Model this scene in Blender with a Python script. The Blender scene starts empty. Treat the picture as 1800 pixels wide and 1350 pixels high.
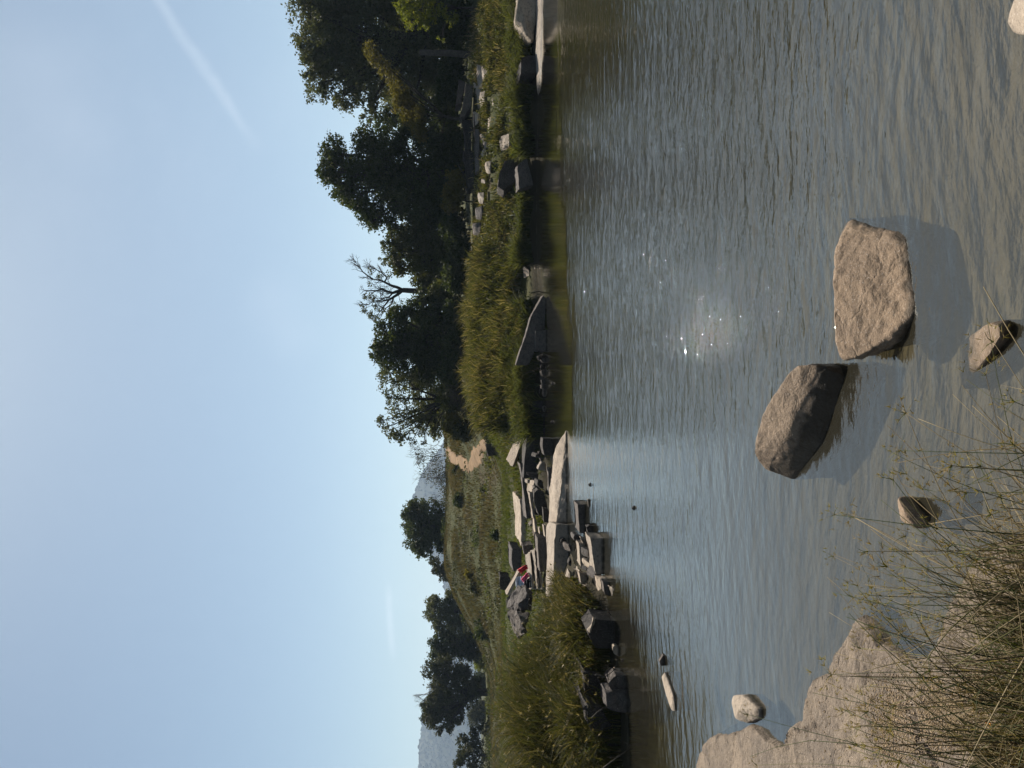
import bpy, bmesh, math, random
import numpy as np
from mathutils import Vector, Matrix, noise as mnoise

R = math.radians
rng = np.random.default_rng(7)
random.seed(7)
sc = bpy.context.scene
col = sc.collection

# ------------------------------------------------------------------ camera
# The photograph lies on its side (phone held upright), so the camera is rolled by 90 degrees.
F_PX, EYE, HORIZON = 1300.0, 2.4, 845.0
PITCH = math.atan((900.0 - HORIZON) / F_PX)
cp, sp = math.cos(PITCH), math.sin(PITCH)
cam_d = bpy.data.cameras.new('camera')
cam_d.sensor_fit = 'HORIZONTAL'; cam_d.sensor_width = 36.0
cam_d.lens = 36.0 * F_PX / 1800.0
cam_d.clip_start = 0.05; cam_d.clip_end = 6000
cam = bpy.data.objects.new('camera', cam_d); col.objects.link(cam)
cX = Vector((0, -sp, -cp)); cY = Vector((1, 0, 0)); cZ = -Vector((0, cp, -sp))
m = Matrix((cX, cY, cZ)).transposed().to_4x4(); m.translation = Vector((0, 0, EYE))
cam.matrix_world = m
sc.camera = cam

# ------------------------------------------------------------------ light
SUN_EL, SUN_AZ = R(53), R(5.5)      # azimuth measured from +Y towards +X
world = bpy.data.worlds.new('World'); sc.world = world; world.use_nodes = True
wn, wl = world.node_tree.nodes, world.node_tree.links
wn.clear()
SKY_STRENGTH = 0.050
def wnode(t, **kw):
    n = wn.new(t)
    for k, v in kw.items(): setattr(n, k, v)
    return n
sky = wnode('ShaderNodeTexSky', sky_type='NISHITA', sun_disc=False, sun_elevation=SUN_EL, sun_rotation=SUN_AZ,
            altitude=300.0, air_density=1.0, dust_density=.95, ozone_density=1.3)
def pix_dir(x, y):
    u = 1350 - y
    a, b = (u - 675) / F_PX, (x - 900) / F_PX
    return Vector((a, cp - b * sp, -sp - b * cp))
bg = wnode('ShaderNodeBackground'); bg.inputs['Strength'].default_value = SKY_STRENGTH
wo = wnode('ShaderNodeOutputWorld')
tc = wnode('ShaderNodeTexCoord')
def wmath(op, a, b=None, c=None, clamp=False):
    n = wnode('ShaderNodeMath', operation=op, use_clamp=clamp)
    for i, v in enumerate((a, b, c)):
        if v is None: continue
        if isinstance(v, (int, float)): n.inputs[i].default_value = v
        else: wl.new(v, n.inputs[i])
    return n.outputs[0]
def wdot(vec):
    n = wnode('ShaderNodeVectorMath', operation='DOT_PRODUCT')
    wl.new(tc.outputs['Generated'], n.inputs[0]); n.inputs[1].default_value = vec
    return n.outputs['Value']
def wnoise(scale, detail=5, rough=.6, vec=None):
    n = wnode('ShaderNodeTexNoise'); n.inputs['Scale'].default_value = scale
    n.inputs['Detail'].default_value = detail; n.inputs['Roughness'].default_value = rough
    wl.new(vec or tc.outputs['Generated'], n.inputs['Vector'])
    return n.outputs['Fac']
def wramp(v, a, b):
    n = wnode('ShaderNodeMapRange', interpolation_type='SMOOTHSTEP')
    n.inputs['From Min'].default_value = a; n.inputs['From Max'].default_value = b
    wl.new(v, n.inputs['Value']); return n.outputs['Result']
# one thin high cloud streak (a spread contrail) and a few faint cirrus veils, all placed by direction
def streak(p0, p1, width, wob, fade0, fade1, nscale):
    d0, d1 = pix_dir(*p0).normalized(), pix_dir(*p1).normalized()
    n = d0.cross(d1).normalized(); mid = (d0 + d1).normalized(); t = n.cross(mid).normalized()
    half = abs(d1.dot(t))
    off = wmath('ADD', wdot(n), wmath('MULTIPLY', wmath('SUBTRACT', wnoise(nscale, 4), .5), wob))
    across = wramp(wmath('ABSOLUTE', off), width, 0.0)
    al = wdot(t)
    along = wmath('MULTIPLY', wramp(al, -half * fade0, -half * .5), wramp(al, half * fade1, half * .3))
    front = wramp(wdot(mid), .3, .6)
    tex = wmath('ADD', .55, wmath('MULTIPLY', wnoise(nscale * 4, 5), .7))
    return wmath('MULTIPLY', wmath('MULTIPLY', across, along), wmath('MULTIPLY', tex, front))
s1 = wmath('MULTIPLY', streak((240, -60), (470, 285), .011, .018, 1.6, 1.0, 14), .12)
s2 = wmath('MULTIPLY', streak((60, 50), (150, 300), .08, .10, 1.4, 1.2, 5), .05)
s3 = wmath('MULTIPLY', streak((450, 500), (560, 620), .05, .08, 1.4, 1.2, 7), .05)
s4 = wmath('MULTIPLY', streak((682, 1030), (690, 1170), .007, .006, 1.3, 1.1, 16), .18)
mp = wnode('ShaderNodeMapping'); mp.inputs['Rotation'].default_value = (0, .5, .6); mp.inputs['Scale'].default_value = (1, 3.2, 2)
wl.new(tc.outputs['Generated'], mp.inputs['Vector'])
veil = wmath('MULTIPLY', wramp(wnoise(1.6, 6, .6, mp.outputs['Vector']), .45, .8), .06)
cl = wmath('ADD', wmath('ADD', wmath('ADD', s1, s2), wmath('ADD', s3, s4)), veil, clamp=True)
hs = wnode('ShaderNodeHueSaturation'); hs.inputs['Saturation'].default_value = .86
tn_ = wnode('ShaderNodeMix', data_type='RGBA', blend_type='MULTIPLY'); tn_.inputs['Factor'].default_value = 1.0
wl.new(sky.outputs['Color'], tn_.inputs['A']); tn_.inputs['B'].default_value = (.93, 1.04, 1.0, 1)
wl.new(tn_.outputs['Result'], hs.inputs['Color'])
mx = wnode('ShaderNodeMix', data_type='RGBA')
wl.new(cl, mx.inputs['Factor']); wl.new(hs.outputs['Color'], mx.inputs['A'])
mx.inputs['B'].default_value = (13.5, 14.0, 14.8, 1)
wl.new(mx.outputs['Result'], bg.inputs['Color']); wl.new(bg.outputs['Background'], wo.inputs['Surface'])

sun_d = bpy.data.lights.new('sun', 'SUN'); sun_d.energy = 5.0; sun_d.angle = R(.53); sun_d.color = (1, .93, .83)
sun = bpy.data.objects.new('sun', sun_d); col.objects.link(sun)
SUN_DIR = Vector((math.sin(SUN_AZ) * math.cos(SUN_EL), math.cos(SUN_AZ) * math.cos(SUN_EL), math.sin(SUN_EL)))
sun.rotation_euler = SUN_DIR.to_track_quat('Z', 'Y').to_euler(); sun.location = (0, 0, 60)

sc.view_settings.view_transform = 'Standard'; sc.view_settings.look = 'None'
sc.view_settings.exposure = 0.83; sc.view_settings.gamma = 1.0; sc.view_settings.use_curve_mapping = False
sc.cycles.use_denoising = True
sc.cycles.max_bounces = 8; sc.cycles.diffuse_bounces = 2; sc.cycles.glossy_bounces = 3
sc.cycles.transmission_bounces = 3; sc.cycles.transparent_max_bounces = 8; sc.cycles.volume_bounces = 0
sc.cycles.sample_clamp_indirect = 4.0; sc.cycles.caustics_reflective = False; sc.cycles.caustics_refractive = False

# ------------------------------------------------------------------ pixel helpers (photo pixel -> point in the place)
def P(x, y, d):
    v = pix_dir(x, y); k = d / v.y
    return np.array((v.x * k, d, EYE + v.z * k))
def G(x, y, z=0.0):
    v = pix_dir(x, y); k = (z - EYE) / v.z
    return np.array((v.x * k, v.y * k, z))

# ------------------------------------------------------------------ numpy noise
def vnoise(p, seed=0):
    p = np.asarray(p, dtype=np.float64)
    i = np.floor(p).astype(np.int64); f = p - i; f = f * f * (3 - 2 * f)
    dims = p.shape[-1]
    def h(ii):
        n = np.full(ii.shape[:-1], seed * 1013 + 17, dtype=np.int64)
        for k, c in zip(range(dims), (374761393, 668265263, 2147483647)):
            n = n + ii[..., k] * c
        n = (n ^ (n >> 13)) * 1274126177
        n = n & 0x7fffffff
        n = (n ^ (n >> 16)) & 0xffff
        return n / 65535.0
    out = 0
    for cidx in range(2 ** dims):
        o = np.array([(cidx >> k) & 1 for k in range(dims)])
        w = np.prod(np.where(o == 1, f, 1 - f), axis=-1)
        out = out + w * h(i + o)
    return out * 2 - 1
def fbm(p, seed=0, octs=4, gain=.5):
    p = np.asarray(p, dtype=np.float64); s, a, t = 0, 1.0, 0
    for k in range(octs):
        s = s + a * vnoise(p * 2 ** k + 13.7 * k, seed + k); t += a; a *= gain
    return s / t
def sst(x, a, b):
    t = np.clip((np.asarray(x, dtype=np.float64) - a) / (b - a), 0, 1); return t * t * (3 - 2 * t)

# ------------------------------------------------------------------ object helpers
def tag(o, label=None, cat=None, group=None, kind=None):
    if label: o['label'] = label
    if cat: o['category'] = cat
    if group: o['group'] = group
    if kind: o['kind'] = kind
    return o
def mesh_np(name, verts, faces=None, quads=None, tris=None, loops=None, counts=None, tint=None, smooth=False):
    me = bpy.data.meshes.new(name)
    verts = np.asarray(verts, dtype=np.float32)
    me.vertices.add(len(verts)); me.vertices.foreach_set('co', verts.ravel())
    if quads is not None:
        loops = np.asarray(quads).ravel(); counts = np.full(len(quads), 4)
    elif tris is not None:
        loops = np.asarray(tris).ravel(); counts = np.full(len(tris), 3)
    loops = np.asarray(loops, dtype=np.int32); counts = np.asarray(counts, dtype=np.int32)
    me.loops.add(len(loops)); me.loops.foreach_set('vertex_index', loops)
    me.polygons.add(len(counts))
    st = np.concatenate(([0], np.cumsum(counts)[:-1])).astype(np.int32)
    me.polygons.foreach_set('loop_start', st); me.polygons.foreach_set('loop_total', counts)
    if smooth: me.polygons.foreach_set('use_smooth', np.ones(len(counts), dtype=bool))
    if tint is not None:
        at = me.attributes.new('tint', 'FLOAT', 'POINT'); at.data.foreach_set('value', np.asarray(tint, dtype=np.float32))
    me.update(calc_edges=True); me.validate()
    return me
def link(name, me, mat=None, parent=None, loc=None):
    o = bpy.data.objects.new(name, me); col.objects.link(o)
    if mat is not None and me is not None: me.materials.append(mat)
    if parent is not None: o.parent = parent
    if loc is not None: o.location = loc
    return o
def empty(name, loc):
    o = bpy.data.objects.new(name, None); col.objects.link(o); o.location = loc; o.empty_display_size = .2
    return o

# ------------------------------------------------------------------ materials
class NT:
    def __init__(s, name):
        s.m = bpy.data.materials.new(name); s.m.use_nodes = True
        s.t = s.m.node_tree; s.t.nodes.clear(); s.out = s.n('ShaderNodeOutputMaterial')
        s.geo = s.n('ShaderNodeNewGeometry'); s.tc = s.n('ShaderNodeTexCoord')
    def n(s, t, **kw):
        x = s.t.nodes.new(t)
        for k, v in kw.items(): setattr(x, k, v)
        return x
    def put(s, sock, v):
        if isinstance(v, bpy.types.NodeSocket): s.t.links.new(v, sock)
        elif isinstance(v, (tuple, list)) and len(v) == 3 and sock.type == 'RGBA': sock.default_value = (*v, 1)
        else: sock.default_value = v
    def noise(s, scale, detail=4, rough=.55, vec=None, dist=0, out='Fac'):
        x = s.n('ShaderNodeTexNoise'); x.inputs['Scale'].default_value = scale; x.inputs['Detail'].default_value = detail
        x.inputs['Roughness'].default_value = rough; x.inputs['Distortion'].default_value = dist
        s.put(x.inputs['Vector'], vec if vec is not None else s.tc.outputs['Object']); return x.outputs[out]
    def mapv(s, scale=(1, 1, 1), rot=(0, 0, 0), vec=None):
        x = s.n('ShaderNodeMapping'); x.inputs['Scale'].default_value = scale; x.inputs['Rotation'].default_value = rot
        s.put(x.inputs['Vector'], vec if vec is not None else s.tc.outputs['Object']); return x.outputs['Vector']
    def ramp(s, v, a, b, lo=0.0, hi=1.0):
        x = s.n('ShaderNodeMapRange', interpolation_type='SMOOTHSTEP')
        for k, q in (('From Min', a), ('From Max', b), ('To Min', lo), ('To Max', hi)): x.inputs[k].default_value = q
        s.put(x.inputs['Value'], v); return x.outputs['Result']
    def math(s, op, a, b=0.0, clamp=False):
        x = s.n('ShaderNodeMath', operation=op, use_clamp=clamp); s.put(x.inputs[0], a); s.put(x.inputs[1], b); return x.outputs[0]
    def mix(s, f, a, b, blend='MIX'):
        x = s.n('ShaderNodeMix', data_type='RGBA', blend_type=blend)
        s.put(x.inputs['Factor'], f); s.put(x.inputs['A'], a); s.put(x.inputs['B'], b); return x.outputs['Result']
    def bump(s, h, strength=.5, dist=.02, normal=None):
        x = s.n('ShaderNodeBump'); x.inputs['Strength'].default_value = strength; x.inputs['Distance'].default_value = dist
        s.put(x.inputs['Height'], h)
        if normal is not None: s.put(x.inputs['Normal'], normal)
        return x.outputs['Normal']
    def attr(s, name='tint'):
        x = s.n('ShaderNodeAttribute'); x.attribute_name = name; return x.outputs['Fac']
    def sep(s, v):
        x = s.n('ShaderNodeSeparateXYZ'); s.put(x.inputs[0], v); return x.outputs
    def bsdf(s, color, rough=.85, normal=None, spec=.3):
        x = s.n('ShaderNodeBsdfPrincipled'); s.put(x.inputs['Base Color'], color); s.put(x.inputs['Roughness'], rough)
        x.inputs['Specular IOR Level'].default_value = spec
        if normal is not None: s.put(x.inputs['Normal'], normal)
        return x.outputs[0]
    def done(s, sh): s.t.links.new(sh, s.out.inputs['Surface']); return s.m

def granite(name, c1, c2, dark, speck=90.0, bump=.6, wet=.05, grain=22.0):  # wet: height of the dark band
    t = NT(name)
    oi = t.n('ShaderNodeObjectInfo')
    big = t.noise(1.7, 5, .6)
    c = t.mix(t.ramp(big, .32, .68), c1, c2)
    st = t.noise(5.0, 6, .65, t.mapv((1, 1, 2.6), (.3, .5, .2)))
    c = t.mix(t.ramp(st, .50, .74, 0, .75), c, dark)
    sp3 = t.noise(13, 4, .75); c = t.mix(t.ramp(sp3, .50, .66, 0, .5), c, dark)
    sp4 = t.noise(17, 3, .7, t.mapv((1.3, 1, 1), (2, 1, 0))); c = t.mix(t.ramp(sp4, .58, .70, 0, .35), c, (min(.5, c1[0] * 1.35), min(.45, c1[1] * 1.32), min(.4, c1[2] * 1.28)))
    sp1 = t.noise(speck, 2, .7); c = t.mix(t.ramp(sp1, .55, .70, 0, .55), c, (dark[0] * .7, dark[1] * .7, dark[2] * .7))
    sp2 = t.noise(speck * .8, 2, .7, t.mapv((1, 1, 1), (1, 2, 3))); c = t.mix(t.ramp(sp2, .60, .72, 0, .5), c, (.55, .50, .44))
    c = t.mix(1.0, c, t.mix(oi.outputs['Random'], (.78, .78, .80), (1.12, 1.06, 1.0)), 'MULTIPLY')
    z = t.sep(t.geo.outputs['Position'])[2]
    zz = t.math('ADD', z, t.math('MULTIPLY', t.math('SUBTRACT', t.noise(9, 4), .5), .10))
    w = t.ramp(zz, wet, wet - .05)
    c = t.mix(t.math('MULTIPLY', w, .86), c, (.026, .020, .012))  # wet stain near the waterline; raised on one boulder to paint its shaded front
    h = t.math('ADD', t.math('MULTIPLY', t.noise(grain, 7, .68), .6), t.math('MULTIPLY', st, .9))
    vor = t.n('ShaderNodeTexVoronoi', feature='DISTANCE_TO_EDGE'); vor.inputs['Scale'].default_value = 2.3
    t.put(vor.inputs['Vector'], t.mix(.25, t.tc.outputs['Object'], t.noise(3, 4, .6, out='Color')))
    crack = t.ramp(vor.outputs['Distance'], .0, .022, -.5, 0)
    h = t.math('ADD', h, t.math('MULTIPLY', crack, .22))
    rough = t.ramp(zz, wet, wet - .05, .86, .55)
    return t.done(t.bsdf(c, rough, t.bump(h, bump, .035), .18))
M = {}
M['pale'] = granite('granite_pale', (.34, .288, .228), (.25, .208, .16), (.085, .070, .056))
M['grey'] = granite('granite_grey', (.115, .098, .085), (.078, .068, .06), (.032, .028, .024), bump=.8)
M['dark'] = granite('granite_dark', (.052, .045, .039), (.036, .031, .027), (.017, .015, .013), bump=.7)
M['boulder'] = granite('granite_boulder', (.27, .20, .135), (.19, .142, .10), (.085, .062, .044), speck=130, bump=.75, wet=.045, grain=30)
M['boulder_painted_shade'] = granite('granite_boulder_painted_shade', (.27, .20, .135), (.19, .142, .10), (.085, .062, .044), speck=130, bump=.75, wet=.165, grain=30)  # dark band set high, so the front's shade is put into the colour
M['shelf'] = granite('granite_shelf', (.275, .218, .158), (.185, .150, .115), (.055, .044, .034), speck=120, bump=1.4, wet=.022, grain=26)

def foliage(name, c1, c2, c3, trans=.35, rough=.55, tcol=(1.5, 1.5, .7)):
    t = NT(name); a = t.attr('tint')
    c = t.mix(t.ramp(a, 0, .5), c1, c2); c = t.mix(t.ramp(a, .55, 1.0), c, c3)
    d = t.bsdf(c, max(rough, .65), None, .14)
    tr = t.n('ShaderNodeBsdfTranslucent'); t.put(tr.inputs['Color'], t.mix(1.0, c, tcol, 'MULTIPLY'))
    ms = t.n('ShaderNodeMixShader'); ms.inputs[0].default_value = trans
    t.t.links.new(d, ms.inputs[1]); t.t.links.new(tr.outputs[0], ms.inputs[2])
    return t.done(ms.outputs[0])
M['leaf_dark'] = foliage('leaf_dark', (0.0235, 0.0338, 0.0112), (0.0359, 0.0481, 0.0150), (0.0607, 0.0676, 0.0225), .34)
M['leaf_mid'] = foliage('leaf_mid', (0.0331, 0.0416, 0.0137), (0.0552, 0.0624, 0.0213), (0.0883, 0.0858, 0.0325), .36)
M['leaf_grey'] = foliage('leaf_grey', (0.0497, 0.0585, 0.0300), (0.0759, 0.0819, 0.0413), (0.1173, 0.1170, 0.0650), .28)
M['leaf_olive'] = foliage('leaf_olive', (.060, .056, .013), (.10, .086, .021), (.145, .118, .03), .40)
M['leaf_lime'] = foliage('leaf_lime', (0.0765, 0.0935, 0.0136), (0.1105, 0.1275, 0.0187), (0.1530, 0.1445, 0.0255), .45)
M['leaf_far'] = foliage('leaf_far', (0.0299, 0.0338, 0.0140), (0.0428, 0.0468, 0.0186), (0.0642, 0.0629, 0.0279), .22)
M['grass_gold'] = foliage('grass_gold', (.038, .047, .011), (.066, .068, .018), (.160, .130, .060), .42, .6, (1.3, 1.25, .7))
M['grass_green'] = foliage('grass_green', (0.0360, 0.0510, 0.0096), (0.0600, 0.0720, 0.0144), (0.1020, 0.0900, 0.0300), .42, .6, (1.3, 1.3, .6))
M['grass_tall'] = foliage('grass_tall', (.030, .037, .011), (.056, .056, .018), (.140, .112, .056), .35, .6, (1.3, 1.25, .7))
M['grass_dry'] = foliage('grass_dry', (.050, .048, .014), (.078, .068, .022), (.125, .095, .042), .35, .7, (1.2, 1.15, .8))
M['stem_green'] = foliage('sedge_green', (0.0263, 0.0375, 0.0097), (0.0562, 0.0638, 0.0180), (0.1650, 0.1425, 0.0600), .25, .45)
M['stem_brown'] = foliage('sedge_brown', (0.0975, 0.0690, 0.0338), (0.1725, 0.1312, 0.0675), (0.2700, 0.2137, 0.1237), .25, .6)
M['spikelet'] = foliage('sedge_spikelet', (0.1280, 0.0840, 0.0280), (0.2000, 0.1440, 0.0560), (0.2400, 0.2080, 0.0720), .3, .6)
M['twig'] = foliage('dry_twig', (0.0540, 0.0450, 0.0348), (0.0900, 0.0750, 0.0600), (0.1440, 0.1230, 0.1020), .0, .8)

def simple(name, c1, c2, scale=6, rough=.85, bump=.4, spec=.25):
    t = NT(name); n = t.noise(scale, 5, .6)
    return t.done(t.bsdf(t.mix(t.ramp(n, .3, .7), c1, c2), rough, t.bump(n, bump, .02), spec))
M['bark'] = simple('bark', (.022, .018, .014), (.045, .038, .03), 7, .9, .8)
M['bark_pale'] = simple('bark_pale', (.055, .046, .037), (.09, .077, .063), 6, .9, .7)
M['sand'] = simple('path_sand', (.15, .092, .045), (.23, .145, .072), 1.5, .95, .9)
M['cloth_red'] = simple('cloth_red', (.42, .015, .025), (.30, .012, .02), 12, .8, .3)
M['cloth_pink'] = simple('cloth_pink', (.80, .12, .22), (.62, .08, .16), 12, .8, .3)
M['cloth_blue'] = simple('cloth_pale_blue', (.42, .46, .50), (.22, .26, .31), 9, .85, .4)
M['cloth_black'] = simple('cloth_black', (.012, .012, .015), (.03, .03, .034), 12, .85, .3)
M['orange_leaf'] = simple('orange_leaf', (.62, .30, .06), (.5, .2, .04), 40, .7, .2)

# ground: soil and worn grass on land, silt under water
t = NT('ground')
pos = t.geo.outputs['Position']; z = t.sep(pos)[2]
n1 = t.noise(.35, 6, .6, pos); n2 = t.noise(1.6, 6, .65, pos); n3 = t.noise(9, 5, .6, pos)
g = t.mix(t.ramp(n2, .35, .65), (.034, .040, .012), (.056, .055, .018))
g = t.mix(t.ramp(n1, .50, .68), g, (.058, .045, .023))
g = t.mix(t.ramp(n3, .5, .75, 0, .5), g, (.026, .023, .010))
b1 = t.mix(t.ramp(t.noise(.9, 5, .6, pos), .35, .65), (.150, .125, .082), (.215, .182, .125))
b1 = t.mix(t.ramp(t.noise(3.2, 6, .65, pos), .52, .72, 0, .7), b1, (.085, .078, .038))
b1 = t.mix(t.ramp(t.noise(26, 4, .6, pos), .55, .75, 0, .5), b1, (.26, .22, .15))
b1 = t.mix(t.ramp(t.noise(14, 5, .7, t.mapv((1, .5, 1), (0, 0, .6), pos)), .60, .72, 0, .55), b1, (.05, .042, .022))
zz = t.math('ADD', z, t.math('MULTIPLY', t.math('SUBTRACT', n2, .5), .1))
c = t.mix(t.ramp(zz, -.06, .02), b1, t.mix(t.ramp(zz, .1, .5), (.030, .025, .014), g))
M['ground'] = t.done(t.bsdf(c, .95, t.bump(t.math('ADD', n2, n3), .6, .06), .1))

# ------------------------------------------------------------------ terrain
far_px = [(958, 780), (962, 850), (972, 915), (985, 960), (1012, 985), (1040, 1000), (1062, 1050), (1074, 1110), (1084, 1180), (1098, 1250), (1108, 1350)]
right_px = [(945, -900), (945, -300), (947, 0), (946, 200), (943, 400), (946, 500), (952, 600), (957, 700)]
far_line = [G(x, y)[:2] for x, y in right_px + far_px]
far_line = [np.array((90.0, 33.0))] + far_line + [np.array((-9.5, 10.8)), np.array((-16, 9.5)), np.array((-40, 9.0)), np.array((-120, 8.0))]
far_poly = far_line + [np.array((-3000, 8.0)), np.array((-3000, 6000)), np.array((3000, 6000)), np.array((3000, 33.0))]
near_line = [np.array(p) for p in [(-120, 3.0), (-40, 4.0), (-14, 5.0), (-6.5, 5.6), (-3.6, 5.0), (-2.2, 4.0), (-1.2, 3.1), (-.4, 2.55), (.6, 2.5), (1.35, 2.75), (1.9, 2.8), (2.6, 2.2), (5, 1.0), (30, -2), (120, -6)]]
near_poly = near_line + [np.array((3000, -6.0)), np.array((3000, -3000)), np.array((-3000, -3000)), np.array((-3000, 3.0))]
def seg_dist(p, line):
    d = np.full(p.shape[:-1], 1e9)
    for a, b in zip(line[:-1], line[1:]):
        ab = b - a; tt = np.clip(((p - a) @ ab) / (ab @ ab + 1e-12), 0, 1)
        q = p - a - tt[..., None] * ab
        d = np.minimum(d, np.sqrt((q ** 2).sum(-1)))
    return d
def inside(p, poly):
    x, y = p[..., 0], p[..., 1]; r = np.zeros(x.shape, bool); n = len(poly)
    for i in range(n):
        a, b = poly[i], poly[(i + 1) % n]
        if a[1] == b[1]: continue
        c = ((a[1] > y) != (b[1] > y)) & (x < (b[0] - a[0]) * (y - a[1]) / (b[1] - a[1]) + a[0])
        r ^= c
    return r
def sd_far(p):
    d = seg_dist(p, far_line); return np.where(inside(p, far_poly), d, -d)
def sd_near(p):
    d = seg_dist(p, near_line); return np.where(inside(p, near_poly), d, -d)
def terrain_z(X, Y):
    p = np.stack([np.asarray(X, float), np.asarray(Y, float)], -1)
    s, n = sd_far(p), sd_near(p)
    s = s + .42 * fbm(p * .8, 2, 3) * (np.abs(s) < 4)
    X, Y = p[..., 0], p[..., 1]
    nz = fbm(p * .22, 3, 4); nf = fbm(p * 1.3, 5, 3)
    wR = sst(X + .06 * (Y - 30), -5.0, -.5)
    sp_ = np.maximum(s, 0)
    hR = .32 * sst(sp_, 0, .45) + 1.75 * sst(sp_, .3, 5.2) + .75 * sst(sp_, 4.5, 12) + 3.2 * sst(sp_, 11, 45)
    hL = .22 * sst(sp_, 0, .7) + .40 * sst(sp_, .5, 4) + .35 * sst(sp_, 5, 18) + .55 * sst(sp_, 15, 75)
    mound = 4.4 * sst(Y, 43, 71) * sst(X + .35 * (Y - 60), -25, -13) * (1 - .6 * sst(Y, 85, 180))
    hL = hL + mound
    land = hL * (1 - wR) + hR * wR
    land = land + nz * .16 * sst(sp_, 1, 8) + nf * .05 * sst(sp_, .2, 2) + .25 * fbm(p * .09, 8, 3) * sst(sp_, 12, 40)
    land = land + sst(Y, 120, 700) * 2.0 * fbm(p * .01, 9, 3)
    nd = np.maximum(n, 0)
    hN = .10 * sst(nd, 0, .3) + .55 * sst(nd, .3, 2.6) + .6 * sst(nd, 2.5, 12) + nf * .04
    dn, df = np.maximum(-n, 0), np.maximum(-s, 0)
    bed = -np.minimum(.03 + .13 * dn, .72 + .03 * dn)
    bed = np.maximum(bed, -1.3); bed = np.maximum(bed, -(.06 + .7 * df)) + nf * .035 + nz * .05
    bed = np.minimum(bed, -.015)
    return np.where(s > 0, np.maximum(land, .02), np.where(n > 0, hN, bed))
def tz(x, y): return float(terrain_z(np.array([x]), np.array([y]))[0])
def T(x, y, d0=20, d1=400):
    """first point of the terrain along the sight line of a photo pixel"""
    d = np.geomspace(d0, d1, 500); v = pix_dir(x, y)
    X, Y, Z = v.x / v.y * d, d, EYE + v.z / v.y * d
    g = terrain_z(X, Y); k = np.argmax(Z <= g)
    if Z[k] > g[k]: k = len(d) - 1
    return np.array((X[k], Y[k], g[k]))
def axis(parts):
    out = []
    for a, b, s in parts: out.extend(np.arange(a, b - 1e-6, s).tolist())
    out.append(parts[-1][1]); return np.array(out)
gx = axis([(-2600, -600, 200), (-600, -150, 45), (-150, -50, 8), (-50, -24, 1.6), (-24, -8, .45), (-8, -5, .2), (-5, 4, .09), (4, 8, .2), (8, 26, .45), (26, 60, 2), (60, 150, 8), (150, 600, 45), (600, 2600, 200)])
gy = axis([(-600, -60, 60), (-60, -10, 5), (-10, 1, .6), (1, 7, .10), (7, 10, .2), (10, 16, .25), (16, 50, .40), (50, 100, .9), (100, 200, 5), (200, 600, 30), (600, 4600, 200)])
XX, YY = np.meshgrid(gx, gy)
ZZ = terrain_z(XX, YY)
def grid_quads(nx, ny):
    i = np.arange(nx * ny).reshape(ny, nx)
    return np.stack([i[:-1, :-1], i[:-1, 1:], i[1:, 1:], i[1:, :-1]], -1).reshape(-1, 4)
me = mesh_np('ground', np.stack([XX, YY, ZZ], -1).reshape(-1, 3), quads=grid_quads(len(gx), len(gy)), smooth=True)
tag(link('ground', me, M['ground']), 'grassy and muddy ground of the river banks and bed', kind='structure')

# far hills, blue with distance
hx = np.linspace(-1500, 1600, 260); hy = np.linspace(760, 1300, 70)
HX, HY = np.meshgrid(hx, hy)
def ridge(x):
    a = 54 * np.exp(-((x + 470) / 200) ** 2) + 44 * np.exp(-((x + 900) / 260) ** 2) + 62 * np.exp(-((x + 150) / 80) ** 2)
    return a + 38 * np.exp(-((x - 250) / 240) ** 2) + 40 * np.exp(-((x - 800) / 300) ** 2) + 18
def hill_z(x, y):
    p = np.stack([x, y], -1)
    w = np.where(y < 930, sst(y, 760, 930), 1 - sst(y, 960, 1300))
    return (ridge(x) * (1 + .10 * fbm(p * .012, 21, 4)) + 7 * fbm(p * .03, 25, 4)) * w - 3 * (1 - w)
HZ = hill_z(HX, HY)
t = NT('hill_scrub_and_rock')
pos = t.geo.outputs['Position']
c = t.mix(t.ramp(t.noise(.015, 6, .65, pos), .4, .6), (.030, .034, .018), (.05, .048, .028))
c = t.mix(t.ramp(t.noise(.03, 5, .7, t.mapv((1, 1, 3), (0, 0, 0), pos)), .55, .68, 0, .15), c, (.11, .10, .085))
M['hill'] = t.done(t.bsdf(c, .95, None, .05))
me = mesh_np('hills', np.stack([HX, HY, HZ], -1).reshape(-1, 3) * 2 - np.array((0, 0, EYE)), quads=grid_quads(260, 70), smooth=True)
tag(link('hills', me, M['hill']), 'hazy blue rocky hills on the horizon', kind='structure')
# scrub on the hills: low clumps, one mass
ico = bmesh.new(); bmesh.ops.create_icosphere(ico, subdivisions=1, radius=1)
iv = np.array([v.co[:] for v in ico.verts]); it = np.array([[v.index for v in f.verts] for f in ico.faces]); ico.free()
N = 9500
sx = rng.uniform(-800, 420, N); sy = rng.uniform(800, 960, N); szz = hill_z(sx, sy)
rad = rng.uniform(.8, 1.9, N)
V = iv[None] * rad[:, None, None] * np.array((1.1, 1.1, .85)) * (1 + .25 * rng.standard_normal((N, len(iv), 1)) * .6) + np.stack([sx, sy, szz + rad * .3], -1)[:, None]
Fc = it[None] + (np.arange(N) * len(iv))[:, None, None]
me = mesh_np('hill_scrub', V.reshape(-1, 3) * 2 - np.array((0, 0, EYE)), tris=Fc.reshape(-1, 3), tint=np.repeat(rng.random(N), len(iv)), smooth=True)
tag(link('hill_scrub', me, M['hill']), 'scrub covering the hazy hills', kind='stuff')

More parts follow.
